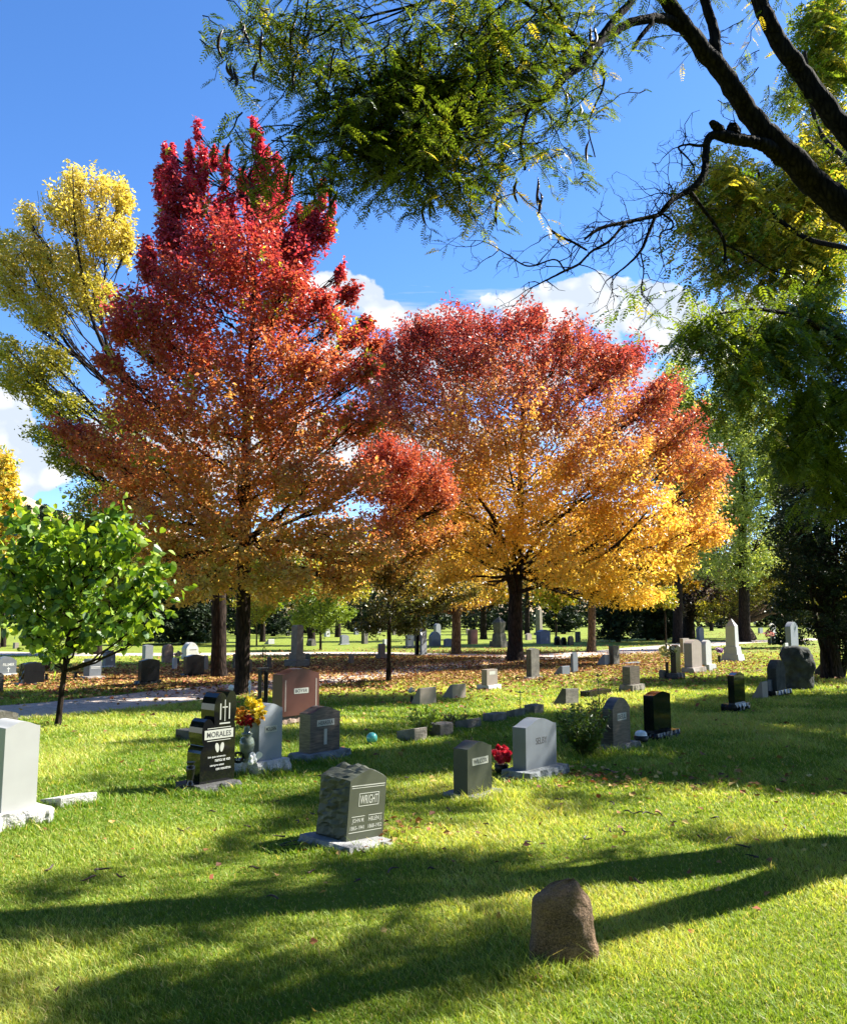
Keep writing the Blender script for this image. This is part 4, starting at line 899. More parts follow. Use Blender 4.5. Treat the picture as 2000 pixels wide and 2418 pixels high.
# shepherd hook
p = G(624, 1575); m = p[1] / F
o = empty('shepherd_hook', p, 'thin black shepherd hook in the grass left of the weathered monument', 'garden hook')
b = Buf(); th = np.linspace(0, math.pi, 10)
pts = [(2 * m, 0, 0), (2 * m, 0, 38 * m)] + [(-1 * m + 3 * m * math.cos(t), 0, 38 * m + 7 * m * math.sin(t)) for t in th] + [(-4.5 * m, 0, 34 * m)]
tube(b, resample(pts, 30), 0.016, 6); b.build('pole', M_IRON, o, color=False)
b = Buf(); lathe(b, [(.3 * m, 34 * m), (1.6 * m, 31 * m), (1.8 * m, 24 * m), (.6 * m, 22 * m)], 10, cx=-4.5 * m); b.build('lantern', M_IRON, o, color=False)

# ---- leafy plants between stones
def leafy_plant(px, py, topy, rpx, label, seed, col, leafpx=9, nst=16, nl=16, name='leafy_plant', narrow=.35, spread=1.0, dry=0.0):
    p = G(px, py); m = p[1] / F; h = (py - topy) * m; rs = np.random.RandomState(seed)
    v = empty(name, p, label, 'plant', 'plants between the stones')
    bs, bl = Buf(), Buf()
    for k in range(nst):
        a = rs.rand() * 2 * np.pi; e = rpx * m * spread * np.sqrt(rs.rand()); hh = h * (0.55 + .45 * rs.rand())
        t = np.linspace(0, 1, 7)[:, None]
        tip = np.array([e * np.cos(a), e * np.sin(a), hh]); b0 = tip * np.array([.25, .25, 0])
        pts = b0 * (1 - t) + tip * t + np.array([np.cos(a), np.sin(a), 0]) * (t * t) * e * .25 + rs.normal(size=(7, 3)) * .006
        tube(bs, pts, np.linspace(.006, .002, 7), 4, (.08, .09, .03), cap=False)
        n = nl; tt = 0.2 + .8 * rs.rand(n); cen = np.stack([np.interp(tt, t[:, 0], pts[:, q]) for q in range(3)], 1)
        ax = nrm(rs.normal(size=(n, 3)) + np.array([np.cos(a) * .5, np.sin(a) * .5, .4])); ln = leafpx * m * (0.6 + .7 * rs.rand(n))
        c = np.array(col) * (0.6 + .8 * rs.rand(n))[:, None]
        if dry: c = np.where((rs.rand(n) < dry)[:, None], np.array([.30, .17, .08]) * (0.6 + .8 * rs.rand(n))[:, None], c)
        add_leaves(bl, cen + ax * ln[:, None] * .5, ax, rs.normal(size=(n, 3)), ln, ln * narrow, c)
    bs.build('stems', M_GREEN, v); bl.build('foliage', M_GREEN, v)
leafy_plant(1003, 1738, 1672, 34, 'pale leafy weed clump behind the first curb block', 1, (.16, .24, .04), 10, 18, 16, narrow=.5)
leafy_plant(1070, 1716, 1680, 32, 'low rosebush with pinkish tips between the curb blocks', 2, (.13, .18, .05), 8, 18, 14, narrow=.5, dry=.15)
leafy_plant(1382, 1788, 1664, 52, 'dense bushy peony like plant left of the BELL stone', 3, (.05, .10, .015), 13, 60, 26, narrow=.3)
leafy_plant(1412, 1752, 1636, 20, 'drying brown stemmed plant behind the bushy one', 4, (.10, .10, .03), 15, 26, 14, narrow=.2, dry=.7)
leafy_plant(1334, 1760, 1716, 20, 'sparse leaning stems at the left of the bushy plant', 6, (.12, .16, .03), 10, 10, 8, narrow=.25)
def lily(px, py, topy, label):
    p = G(px, py); m = p[1] / F; h = (py - topy) * m; rs = np.random.RandomState(3)
    v = empty('lily_stalk', p, label, 'plant', 'plants between the stones')
    b = Buf(); tube(b, [(0, 0, 0), (1 * m, 0, h * .5), (-1 * m, 0, h)], [.008, .006, .004], 5); b.build('stem', M_GREEN, v)
    b = Buf(); n = 46; z = np.concatenate([np.full(16, h), rs.rand(n - 16) * h]); a = rs.rand(n) * 2 * np.pi
    ax = nrm(np.stack([np.cos(a), np.sin(a), .25 + .3 * rs.rand(n)], 1)); ln = np.where(np.arange(n) < 16, 16, 10) * m * (.7 + .5 * rs.rand(n))
    add_leaves(b, np.stack([np.zeros(n), np.zeros(n), z], 1) + ax * ln[:, None] * .5, ax, rs.normal(size=(n, 3)) * .3 + [0, 0, 1], ln, ln * .2, np.array([.07, .13, .03]) * (0.6 + .8 * rs.rand(n))[:, None]); b.build('foliage', M_GREEN, v)
lily(1416, 1745, 1604, 'single tall lily stalk with a whorl of narrow leaves above the bushy plant')
lily(1229, 1688, 1640, 'short thin lily stalk in the lawn behind the curb row')

# ================================================================== trees
def gen_lobes(cx, cy, rx, ry, n, seed, size=.38):
    rs = np.random.RandomState(seed); out = [(cx, cy, rx * .6, ry * .6)]
    for k in range(n):
        a = 2 * math.pi * (k + rs.rand() * .6) / n; q = .62 + .12 * rs.rand()
        out.append((cx + rx * q * math.cos(a), cy + ry * q * math.sin(a), rx * size * (.8 + .4 * rs.rand()), ry * size * (.8 + .4 * rs.rand())))
    return out
def pick(pal, t):
    """pal: list of (pos, rgb) ; t array"""
    ps = [a for a, _ in pal]; cs = np.array([c for _, c in pal])
    return np.stack([np.interp(t, ps, cs[:, k]) for k in range(3)], 1)
def tree(name, label, foot, trunk, lobes, nleaf, leaf, colfn, group=None, seed=1, bark=None, clump=.34, per=34, droop=.1, aspect=.55, depthf=1.05, mat=None, shape='diamond', limbs=True, cat='tree',
         twigs=True, up=0.35, extra_limbs=(), dlobe=.5, foot_d=None, limb_r=.35, surf=.5, ntw=12, crownname='crown', twigr=1.0, spread=None, backfill=True, spray=2.4, spray_up=.55):
    """foot px; trunk [(x, y, width px)...] going up from the foot; lobes (px, py, rx, ry[, depth offset m])"""
    rs = np.random.RandomState(seed)
    P0 = G(*foot); d = P0[1]; m = d / F
    root = empty(name, P0, label, cat, group)
    tp = []
    dz = 0.0
    for x, y, w in trunk:
        q = W(x, y, d); tp.append([q[0] - P0[0], 0, max(q[2], -0.1), w * m / 2])
    tp[0][2] = -0.15
    tp = smoothpath(tp, max(10, len(tp) * 5)); tp[:, 1] += np.sin(np.linspace(0, 5, len(tp))) * .04 * tp[:, 3].max() * 4
    bt = Buf(); tube(bt, tp[:, :3], np.maximum(tp[:, 3], .008), 12, rough=.05, rs=rs)
    lw = [];
    cx_all = np.mean([l[0] for l in lobes]); span_x = (max(l[0] + l[2] for l in lobes) - min(l[0] - l[2] for l in lobes)) / 2 * m
    LB = []
    for l in lobes:
        x, y, rx, ry = l[:4]; q = W(x, y, d) - P0; rxm, rym = rx * m, ry * m
        ry_m = max(min(rxm, rym) * 1.2, rxm) * depthf
        if len(l) > 4: LB.append((q + np.array([0, l[4], 0]), rxm, ry_m, rym, 1.5 * (rx * ry) ** .85))
        else:
            room = span_x * dlobe * max(0.0, 1 - ((x - cx_all) * m / max(span_x, .1)) ** 2) ** .5 if backfill else 0
            for sg in (-1, 1):
                dd = sg * room * (.4 + .6 * rs.rand()); kk = (d + dd) / d
                LB.append((W(x, y, d + dd) - P0, rxm * kk, ry_m, rym * kk, (rx * ry) ** .85 * .5))
    wt = np.array([b_[4] for b_ in LB], float); wt /= wt.sum()
    nc = max(4, int(nleaf / per)); cnt = rs.multinomial(nc, wt)
    CC = []; lower = 1e9
    for (c0, rx_, ry_, rz_, _), k in zip(LB, cnt):
        if k == 0: continue
        dirs = nrm(rs.normal(size=(k, 3))); rad = (surf + (1 - surf) * rs.rand(k)) ** .8
        cl_ = min(clump, .5 * min(rx_, rz_) + .06); shr = (.42 * spray * cl_ + .25 * cl_) * .35
        pts = c0 + dirs * rad[:, None] * np.array([max(rx_ * .6, rx_ - shr), max(ry_ * .6, ry_ - shr), max(rz_ * .6, rz_ - shr)])
        if limbs:
            # limb from the trunk towards the lobe, then twigs to clumps
            ztop = tp[-1, 2]; zz = c0[2] - rz_ * .3; base_z = np.clip(zz - np.hypot(c0[0], c0[1]) * .55, tp[:, 2].max() * .28, ztop)
            j = np.argmin(np.abs(tp[:, 2] - base_z)); s0 = tp[j, :3]; r0 = tp[j, 3] * limb_r + .01
            t = np.linspace(0, 1, 9)[:, None]; e = c0 + np.array([0, 0, rz_ * .1])
            ctl = s0 * .45 + e * .55 + np.array([0, 0, -.12 * np.linalg.norm(e - s0)])
            pts_l = s0 * (1 - t) ** 2 + ctl * 2 * t * (1 - t) + e * t * t + rs.normal(size=(9, 3)) * .03 * np.linalg.norm(e - s0) * t * (1 - t) * 2
            tube(bt, pts_l, np.linspace(r0, r0 * .3 + .006, 9), 6, cap=False)
            if twigs:
                for q in pts[:: max(1, int(len(pts) / ntw))]:
                    a0 = pts_l[rs.randint(4, 9)]; tt = np.linspace(0, 1, 5)[:, None]
                    pl = a0 * (1 - tt) + q * tt + np.array([0, 0, -.08]) * np.linalg.norm(q - a0) * np.sin(tt * np.pi) + rs.normal(size=(5, 3)) * .02 * np.linalg.norm(q - a0)
                    tube(bt, pl, np.linspace(.018, .006, 5) * twigr * (1 + d / 40), 3, cap=False)
        CC.append(np.c_[pts, np.full((len(pts), 1), min(clump, .5 * min(rx_, rz_) + .06))])
    for el in extra_limbs:
        q = smoothpath([[*(W(x, y, d) - P0)[:1], (dd), (W(x, y, d) - P0)[2], w * m / 2] for x, y, w, dd in el], 16)
        tube(bt, q[:, :3], np.maximum(q[:, 3], .006), 8, rough=.04, rs=rs)
    bt.build('trunk', bark or M_BARK, root, smooth=True, color=False)
    CC = np.concatenate(CC); k = len(CC); CR_ = CC[:, 3]; CC = CC[:, :3]
    cr = CR_ * (0.6 + .8 * rs.rand(k))
    cen = np.repeat(CC, per, axis=0); crr = np.repeat(cr, per)
    off = rs.normal(size=cen.shape) * crr[:, None] * np.array([.55, .55, .40])
    if spray:
        axis = np.array([0, 0, tp[-1, 2] * .35]); ow = CC - axis; ow[:, 2] *= .6
        sd_ = nrm(nrm(ow) + np.array([0, 0, spray_up]) + rs.normal(size=CC.shape) * .28); sl = cr * spray * (.5 + 1.1 * rs.rand(k))
        tt = rs.rand(len(cen)) ** .8 - .45
        off = off * (.62 - .3 * tt[:, None]) + np.repeat(sd_ * sl[:, None], per, axis=0) * tt[:, None]

    cen = cen + off; n = len(cen)
    cen[:, 2] = np.maximum(cen[:, 2], .25)
    ax = nrm(rs.normal(size=(n, 3)) * np.array([1, 1, .7]) + nrm(off) * .5 + np.array([0, 0, -droop * 3]))
    nr_ = nrm(rs.normal(size=(n, 3)) + np.array([0, 0, up * 2]))
    ln = leaf * (.65 + .7 * rs.rand(n))
    wp = cen + P0
    cr_ = np.repeat(rs.rand(k), per)
    col = colfn(wp, cr_, rs, d)
    bl = Buf(); add_leaves(bl, cen, ax, nr_, ln, ln * aspect, col, shape)
    bl.build(crownname, mat or M_LEAF, root)
    return root, tp
def px_of(wp):
    z = wp[:, 2] - CAMH; fw = wp[:, 1] * cP + z * sP; u_ = -wp[:, 1] * sP + z * cP
    return 1000 + F * wp[:, 0] / fw, 1209 - F * u_ / fw
def jit(c, rs, a=.28): return np.clip(c * (1 - a + 2 * a * rs.rand(len(c), 1)), 0, .95)
CR = (.27, .012, .030); RD = (.26, .026, .018); RO = (.28, .060, .02); OR = (.34, .125, .025); GO = (.42, .24, .04); YE = (.56, .40, .07); OL = (.25, .26, .04); LG = (.20, .30, .03)
def z_at(d, y): return CAMH + (1455 - y) / F * d * 1.0
def col_leftmaple(wp, cr, rs, d):
    t = (wp[:, 2] - z_at(d, 1450)) / (z_at(d, 270) - z_at(d, 1450)); xx = wp[:, 0] - G(570, 1640)[0]
    t = t + (cr - .5) * .30 + .05 * np.sin(wp[:, 0] * 1.7 + wp[:, 2] * .9) * np.sin(wp[:, 1] * 1.3 + 2) + np.clip(np.abs(xx) / 5, 0, 1) ** 2 * .24 - .03
    c = pick([(0, (.50, .41, .11)), (.09, (.58, .40, .12)), (.2, (.58, .31, .11)), (.34, (.53, .21, .09)), (.48, (.46, .125, .065)), (.6, (.40, .07, .05)), (.8, (.44, .04, .065)), (1, (.58, .05, .11))], t)
    c = np.where((cr > .955)[:, None], np.array([.45, .44, .05]), c)
    return jit(c, rs)
def col_bigmaple(wp, cr, rs, d):
    t = (wp[:, 2] - z_at(d, 1440)) / (z_at(d, 740) - z_at(d, 1440)); xx = wp[:, 0] - G(1217, 1562)[0]
    t = t + (cr - .5) * .32 + .07 * np.sin(wp[:, 0] * 1.1 + wp[:, 2] * .7 + 1) * np.sin(wp[:, 1] * .9 + 2) + (np.abs(xx) / 8) ** 2 * .16
    c = pick([(0, (.74, .56, .12)), (.3, (.72, .48, .09)), (.46, (.66, .38, .08)), (.6, (.50, .24, .10)), (.72, (.43, .14, .08)), (.85, (.32, .065, .055)), (1, (.33, .05, .05))], t)
    return jit(c, rs)
def flatcol(a, b_, c2=None, p=0.1, amp=.3):
    def f(wp, cr, rs, d):
        c = np.array(a) * (1 - cr[:, None]) + np.array(b_) * cr[:, None]
        if c2 is not None: c = np.where((rs.rand(len(c)) < p)[:, None], np.array(c2), c)
        return jit(c, rs, amp)
    return f
# 1 left maple, crimson top over orange and gold
tree('maple_tree', 'tall maple with crimson top, orange middle and gold lower leaves left of the centre path', (570, 1640),
     [(570, 1642, 52), (572, 1610, 36), (574, 1500, 34), (576, 1350, 32), (580, 1180, 27), (582, 1000, 21), (596, 800, 15), (600, 600, 9), (590, 420, 4)],
     [(468, 320, 8, 45, 0), (448, 380, 14, 50, 0), (480, 400, 16, 60, 0), (385, 350, 7, 40, .2), (405, 370, 12, 40, 0), (376, 430, 18, 60, .2), (410, 440, 26, 60, -.2), (500, 370, 8, 50, .2), (530, 400, 14, 60, 0), (600, 310, 7, 42, 0), (612, 350, 12, 50, 0), (622, 400, 24, 60, 0), (655, 410, 16, 60, 0), (680, 440, 12, 50, 0), (590, 450, 30, 60, .2), (450, 480, 45, 60, 0), (520, 490, 40, 50, .4), (400, 520, 30, 50, 0), (760, 470, 12, 50, 0), (782, 500, 9, 35, 0), (735, 530, 24, 50, 0), (770, 550, 22, 45, 0), (640, 490, 40, 60, 0), (700, 600, 60, 50, 0), (410, 580, 45, 60, 0), (345, 590, 22, 40, .3), (440, 420, 14, 60, .6), (560, 420, 12, 50, .5), (700, 520, 20, 60, .4), (640, 560, 40, 50, -.5), (820, 700, 30, 22, 0), (860, 770, 26, 16, 0), (880, 820, 26, 18, 0), (800, 650, 14, 30, 0),
      (580, 600, 110, 90), (500, 560, 80, 80), (680, 660, 60, 60), (350, 640, 30, 40), (480, 680, 130, 110), (660, 720, 110, 90), (340, 760, 80, 70), (760, 720, 35, 40), (790, 770, 50, 35), (840, 800, 45, 25), (430, 830, 120, 90), (620, 850, 140, 100), (270, 860, 50, 30), (290, 790, 40, 40), (760, 880, 90, 60), (850, 880, 45, 35), (350, 960, 110, 80), (520, 980, 140, 100), (700, 1010, 130, 90), (840, 1000, 70, 50), (180, 1030, 60, 35), (250, 1070, 90, 60),
      (380, 1110, 130, 80), (560, 1140, 150, 90), (730, 1150, 120, 90), (850, 1140, 60, 50), (300, 1180, 70, 60), (430, 1240, 120, 80), (600, 1270, 130, 80), (770, 1270, 100, 70), (380, 1320, 70, 60), (500, 1360, 90, 60), (650, 1370, 100, 60), (790, 1370, 70, 55), (440, 1400, 50, 35), (880, 1310, 50, 50)],
     140000, .118, col_leftmaple, 'big maples', seed=11, per=30, clump=.34, depthf=.85, dlobe=.42, limb_r=.2, twigr=.55)
# 2 big round maple
tree('maple_tree', 'wide round maple with dark red top fading to gold in the middle of the lawn', (1217, 1562),
     [(1217, 1564, 60), (1217, 1540, 38), (1217, 1430, 33), (1222, 1330, 27), (1228, 1200, 20), (1231, 1080, 14), (1236, 950, 10), (1240, 840, 4)],
     [(985, 800, 60, 40), (1010, 780, 50, 35), (1090, 775, 70, 45), (1250, 765, 55, 40), (1275, 750, 25, 25), (1180, 790, 60, 40), (1340, 800, 60, 40), (900, 860, 40, 50), (1480, 850, 60, 40), (1570, 920, 50, 40), (1620, 1010, 50, 50), (930, 850, 60, 70), (1060, 860, 130, 80), (1220, 860, 140, 90), (1370, 850, 90, 60), (1430, 880, 90, 60), (910, 950, 60, 80), (1000, 980, 130, 90), (1180, 1000, 160, 110), (1380, 970, 140, 90), (1530, 960, 70, 60), (1560, 1040, 90, 50), (910, 1080, 50, 80),
      (1040, 1120, 120, 90), (1230, 1140, 160, 100), (1430, 1100, 140, 90), (1600, 1090, 70, 60), (1680, 1110, 35, 40), (1660, 1170, 50, 60), (1000, 1240, 90, 90), (1140, 1270, 130, 90), (1320, 1250, 140, 90), (1500, 1220, 130, 80), (1620, 1260, 90, 60), (1680, 1270, 40, 30), (1020, 1350, 80, 60), (1100, 1380, 70, 45), (1350, 1350, 120, 60), (1480, 1340, 120, 60), (1580, 1330, 60, 50), (1480, 1410, 90, 35), (1420, 1400, 60, 30), (960, 1150, 60, 100)],
     165000, .165, col_bigmaple, 'big maples', seed=22, per=32, clump=.5, depthf=.8, dlobe=.5, droop=.25, aspect=.48, limb_r=.2, twigr=.5,
     extra_limbs=[[(1212, 1400, 20, 0), (1190, 1330, 16, -.8), (1165, 1250, 11, -1.8), (1120, 1190, 6, -2.5)], [(1230, 1330, 14, 0), (1290, 1250, 10, -1.2), (1370, 1180, 5, -2.2)], [(1222, 1400, 10, 0), (1300, 1370, 8, -2), (1400, 1310, 6, -4), (1460, 1240, 3, -5)]])
# 3 yellow ash behind left maple
def col_ash(wp, cr, rs, d):
    t = (wp[:, 2] - z_at(d, 1300)) / (z_at(d, 430) - z_at(d, 1300)) + (cr - .5) * .35
    return jit(pick([(0, (.13, .17, .02)), (.3, (.24, .27, .03)), (.55, (.40, .38, .05)), (.8, (.52, .44, .07)), (1, (.62, .52, .12))], t), rs)
tree('ash_tree', 'tall ash with thinning yellow and lime leaves leaning left behind the crimson maple', (515, 1602),
     [(516, 1604, 46), (516, 1560, 36), (515, 1400, 34), (505, 1250, 30), (460, 1120, 26), (390, 1040, 20), (345, 980, 17), (300, 900, 13), (255, 820, 9), (235, 700, 6), (220, 600, 3)],
     [(180, 440, 40, 45), (240, 450, 40, 45), (290, 470, 30, 50), (160, 500, 60, 60), (250, 560, 80, 70), (70, 520, 35, 40), (50, 600, 80, 60), (150, 640, 90, 70), (300, 580, 25, 60), (20, 680, 60, 60), (220, 700, 70, 60), (110, 740, 70, 60), (20, 830, 45, 40), (60, 900, 70, 50), (120, 860, 60, 50), (150, 960, 80, 45), (300, 1000, 70, 50), (110, 1030, 50, 35), (190, 1090, 80, 55), (250, 1200, 90, 70), (190, 1260, 70, 50), (330, 1100, 60, 60)],
     50000, .14, col_ash, seed=33, per=20, clump=.30, depthf=.7, dlobe=.35, aspect=.42, limb_r=.22, twigr=.5,
     extra_limbs=[[(345, 980, 16, 0), (300, 930, 12, 0), (200, 860, 9, .5), (130, 780, 7, .5), (60, 640, 4, .5)], [(330, 960, 12, 0), (270, 840, 9, -1), (230, 720, 7, -1), (205, 560, 4, -1), (200, 430, 2, -1)], [(255, 820, 8, 0), (300, 700, 5, .6), (320, 600, 2, .6)], [(230, 500, 2.0, 0), (225, 430, 1.2, 0), (222, 385, .8, 0)], [(160, 480, 2, 0), (160, 420, 1.2, 0), (162, 375, .8, 0)], [(280, 520, 2, 0), (290, 450, 1.2, 0), (300, 420, .8, 0)], [(90, 540, 2, 0), (92, 480, 1, 0), (88, 450, .8, 0)]])
# 4 green sapling
tree('young_tree', 'young heart leaved green tree with a slim leaning trunk beside the gravel path', (138, 1716),
     [(134, 1718, 22), (139, 1690, 14), (148, 1610, 12), (157, 1540, 10), (163, 1480, 9), (170, 1380, 6), (165, 1280, 3)],
     [(160, 1290, 60, 45), (60, 1250, 50, 40), (250, 1260, 40, 35), (290, 1300, 50, 40), (100, 1330, 90, 60), (220, 1340, 90, 60), (330, 1370, 50, 40), (50, 1420, 70, 60), (160, 1430, 100, 60), (280, 1440, 70, 50), (350, 1420, 30, 30), (80, 1500, 80, 40), (200, 1500, 80, 35), (300, 1500, 50, 30), (20, 1350, 40, 50), (130, 1540, 60, 20), (340, 1500, 25, 15)],
     3300, .14, flatcol((.08, .18, .02), (.32, .44, .06), (.05, .12, .015), .2), seed=44, per=9, clump=.26, mat=M_GREEN, shape='heart', aspect=.9, droop=.3, depthf=.8, dlobe=.5, limb_r=.28, surf=.35, twigr=.4, up=0.0, spray=4.5, spray_up=.45)
# 5 slender young maple in the centre
def col_mid(wp, cr, rs, d):
    t = (wp[:, 2] - z_at(d, 1500)) / (z_at(d, 1050) - z_at(d, 1500)) + (cr - .5) * .3
    return jit(pick([(0, (.04, .055, .015)), (.2, (.08, .08, .02)), (.34, (.32, .22, .05)), (.5, (.46, .22, .07)), (.7, (.42, .12, .06)), (1, (.36, .06, .045))], t), rs)
tree('maple_tree', 'slender young maple with scarlet upper leaves between the two big maples', (918, 1612),
     [(918, 1613, 16), (918, 1580, 11), (919, 1480, 10), (920, 1350, 7), (922, 1200, 4), (922, 1080, 2)],
     [(920, 1070, 35, 35), (880, 1100, 50, 40), (960, 1100, 45, 40), (1020, 1130, 50, 45), (900, 1160, 60, 45), (980, 1180, 60, 40), (1050, 1180, 35, 40), (1060, 1260, 30, 20), (910, 1260, 80, 50), (990, 1290, 60, 40), (1080, 1400, 60, 25), (880, 1350, 70, 45), (960, 1370, 70, 45), (920, 1440, 60, 40), (960, 1480, 40, 25), (880, 1480, 40, 25), (1010, 1430, 60, 25)],
     34000, .10, col_mid, 'big maples', seed=55, per=24, clump=.26, depthf=.9, dlobe=.6, twigr=.6)
# 6, 7 maples behind
tree('maple_tree', 'gold leaved maple with a mottled straight trunk left of the big round maple', (1077, 1545),
     [(1077, 1546, 32), (1077, 1530, 23), (1078, 1440, 21), (1079, 1340, 16), (1078, 1240, 10), (1078, 1180, 5)],
     gen_lobes(1060, 1290, 130, 130, 9, 61) + [(1080, 1420, 80, 30), (990, 1430, 60, 25)], 26000, .15, flatcol((.26, .16, .03), (.44, .29, .05), (.22, .07, .03), .1), seed=66, per=26, clump=.5, bark=M_BARKT)
tree('maple_tree', 'maple with a pale brown trunk half hidden under the gold boughs of the round maple', (1396, 1540),
     [(1396, 1542, 32), (1397, 1520, 20), (1398, 1440, 18), (1396, 1350, 14), (1400, 1250, 8)],
     gen_lobes(1410, 1300, 130, 100, 9, 62), 20000, .15, flatcol((.20, .10, .02), (.40, .24, .04), (.16, .05, .03), .2), seed=67, per=26, clump=.5, bark=M_BARKT)
# ------------------------------------------------------------------ honey locusts (overhead and right)
def fronds(buf, P_, D_, L_, pairs, rs, colf, wdt=.36, lk=.24, droop=.35, rachis=None):
    M = len(P_); D_ = nrm(D_); upv = nrm(rs.normal(size=(M, 3)) * .35 + np.array([0, 0, 1.0])); S = nrm(np.cross(D_, upv)); Nn = np.cross(S, D_)
    t = np.linspace(.12, 1, pairs)
    base = P_[:, None, :] + D_[:, None, :] * (L_[:, None] * t[None, :])[..., None]
    base[..., 2] -= (L_[:, None] * droop * t[None, :] ** 2)
    tang = D_[:, None, :] * np.ones((1, pairs, 1)) ; tang = tang.copy(); tang[..., 2] -= 2 * droop * t[None, :]; tang = nrm(tang)
    c0 = colf(M, rs)
    for sgn in (-1, 1):
        ax = nrm(S[:, None, :] * sgn + tang * .45 + rs.normal(size=base.shape) * .12 - np.array([0, 0, .18]))
        ll = (L_[:, None] * lk * (.55 + .6 * np.sin(np.pi * np.clip(t, 0, .97)))[None, :])
        nn = np.repeat(Nn[:, None, :], pairs, 1) + rs.normal(size=base.shape) * .25
        add_leaves(buf, (base + ax * ll[..., None] * .5).reshape(-1, 3), ax.reshape(-1, 3), nn.reshape(-1, 3), ll.ravel(), ll.ravel() * wdt, np.repeat(c0, pairs, 0) * (.8 + .4 * rs.rand(M * pairs, 1)), fold=.1)
    if rachis is not None:
        sd = S * .0018
        e = base[:, -1, :]
        v = np.stack([P_ - sd, P_ + sd, base[:, pairs // 2, :] + sd, base[:, pairs // 2, :] - sd, e], 1); k = np.arange(M)[:, None] * 5
        rachis.v.append(v.reshape(-1, 3)); rachis.c.append(np.tile(np.array([[.06, .07, .02]]), (5 * M, 1)))
        rachis.loops += [((k + np.array([[0, 1, 2, 3]])) + rachis.n).ravel(), ((k + np.array([[3, 2, 4]])) + rachis.n).ravel()]; rachis.sizes += [np.full(M, 4), np.full(M, 3)]; rachis.n += 5 * M
def locust_lobes(lobes, dens, L0, pairs, seed, colfn, bl, bt, dx=0.9, twr=.006, scale=1.0, drp=.45, wdt=.36, lk=.24):
    """lobes: (px, py, rx, ry, d, density, yellow)"""
    rs = np.random.RandomState(seed)
    for lb in lobes:
        x, y, rx, ry, d = lb[:5]; d = d * (KD if d < 11.9 else 1); q = lb[5] if len(lb) > 5 else 1.0; yl = lb[6] if len(lb) > 6 else 0.0
        m = d / F; c0 = W(x, y, d); n = max(2, int(dens * q * rx * ry / 1000.0)) if dens else max(4, int(55 * (rx * m) ** 2 * q))
        for k in range(n):
            u = nrm(rs.normal(size=3)) * rs.rand() ** .45
            s = c0 + u * np.array([rx * m, dx * max(rx * m, .6), ry * m])
            a = rs.rand() * 2 * np.pi; ln = scale * rs.uniform(.35, .8)
            dr = np.array([np.cos(a) * 1.0 - .3, np.sin(a), -.1 - .5 * rs.rand()])
            tt = np.linspace(-.5, .5, 8)[:, None]
            pl = s + dr * ln * tt + np.array([0, 0, -.35 * ln]) * (tt + .5) ** 2 + rs.normal(size=(8, 3)) * .012
            tube(bt, pl, np.linspace(twr, twr * .35, 8), 4, cap=False)
            nf = rs.randint(8, 13); ti = np.linspace(0.02, .98, nf); P_ = np.stack([np.interp(ti * 7, np.arange(8), pl[:, i]) for i in range(3)], 1)
            aa = a + np.where(np.arange(nf) % 2 == 0, 1, -1) * rs.uniform(.6, 1.3, nf)
            D_ = np.stack([np.cos(aa), np.sin(aa), rs.normal(size=nf) * .25 - drp], 1)
            yk = yl if rs.rand() < yl * 1.5 + .05 else 0
            fronds(bl, P_, D_, L0 * rs.uniform(.7, 1.25, nf), pairs, rs, lambda M, r_: colfn(M, r_, yk), droop=.4, rachis=bt2, wdt=wdt, lk=lk)
def col_loc(M, rs, yl):
    t = rs.rand(M, 1); c = np.array([.02, .055, .009]) * (1 - t ** 1.5) + np.array([.20, .27, .035]) * t ** 1.5
    k = rs.rand(M) < (.015 + yl * .6); c[k] = np.array([.48, .40, .06]) * (.6 + .7 * rs.rand(k.sum(), 1)); return c
def col_loc2(M, rs, yl):
    t = rs.rand(M, 1); g_ = np.array([.07, .13, .015]) * (1 - t) + np.array([.20, .27, .03]) * t
    y_ = np.array([.34, .31, .04]) * (1 - t) + np.array([.60, .52, .10]) * t
    return np.where(rs.rand(M, 1) < yl, y_, g_)
LP0 = np.array([7.9, 9.15, 0.0])
KD = 0.79
loc = empty('honey_locust_tree', LP0, 'old honey locust overhead with black forked limbs, feathery leaves and hanging pods', 'tree')
DL = 10.6
bt = Buf(); rsb = np.random.RandomState(77)
def limb(pts, buf=None, sides=12, rough=.035, n=None, cap=True):
    """pts: (px, py, width px, d) or ('w', x, y, z, r)"""
    q = []
    for p_ in pts:
        if p_[0] == 'w': q.append([p_[1], p_[2], p_[3], p_[4]])
        else: dd = p_[3] * (KD if p_[3] < 11.9 else 1); w_ = W(p_[0], p_[1], dd); q.append([*w_, p_[2] * dd / F / 2])
    s = smoothpath(q, n or max(14, len(q) * 7))
    s[:, :3] += rsb.normal(size=(len(s), 3)) * s[:, 3:4] * .06
    tube(buf or bt, s[:, :3], s[:, 3], sides, rough=rough, rs=rsb, cap=cap); return s
limb([('w', 7.95, 9.15, -.2, .58), ('w', 7.9, 9.15, .4, .44), ('w', 7.5, 9.0, 1.6, .38), ('w', 6.5, 8.75, 3.2, .34), ('w', 5.9, 8.6, 4.2, .30)], n=30)
bt.build('trunk', M_BARKL, loc, smooth=True, origin=None, color=False).location = -LP0
def limb_part(name, *paths, cap=True):
    global bt
    bt = Buf()
    r_ = [limb(p_, bt, cap=cap) for p_ in paths]
    o = bt.build(name, M_BARKL, loc, smooth=True, color=False); o.location = -LP0
    return r_
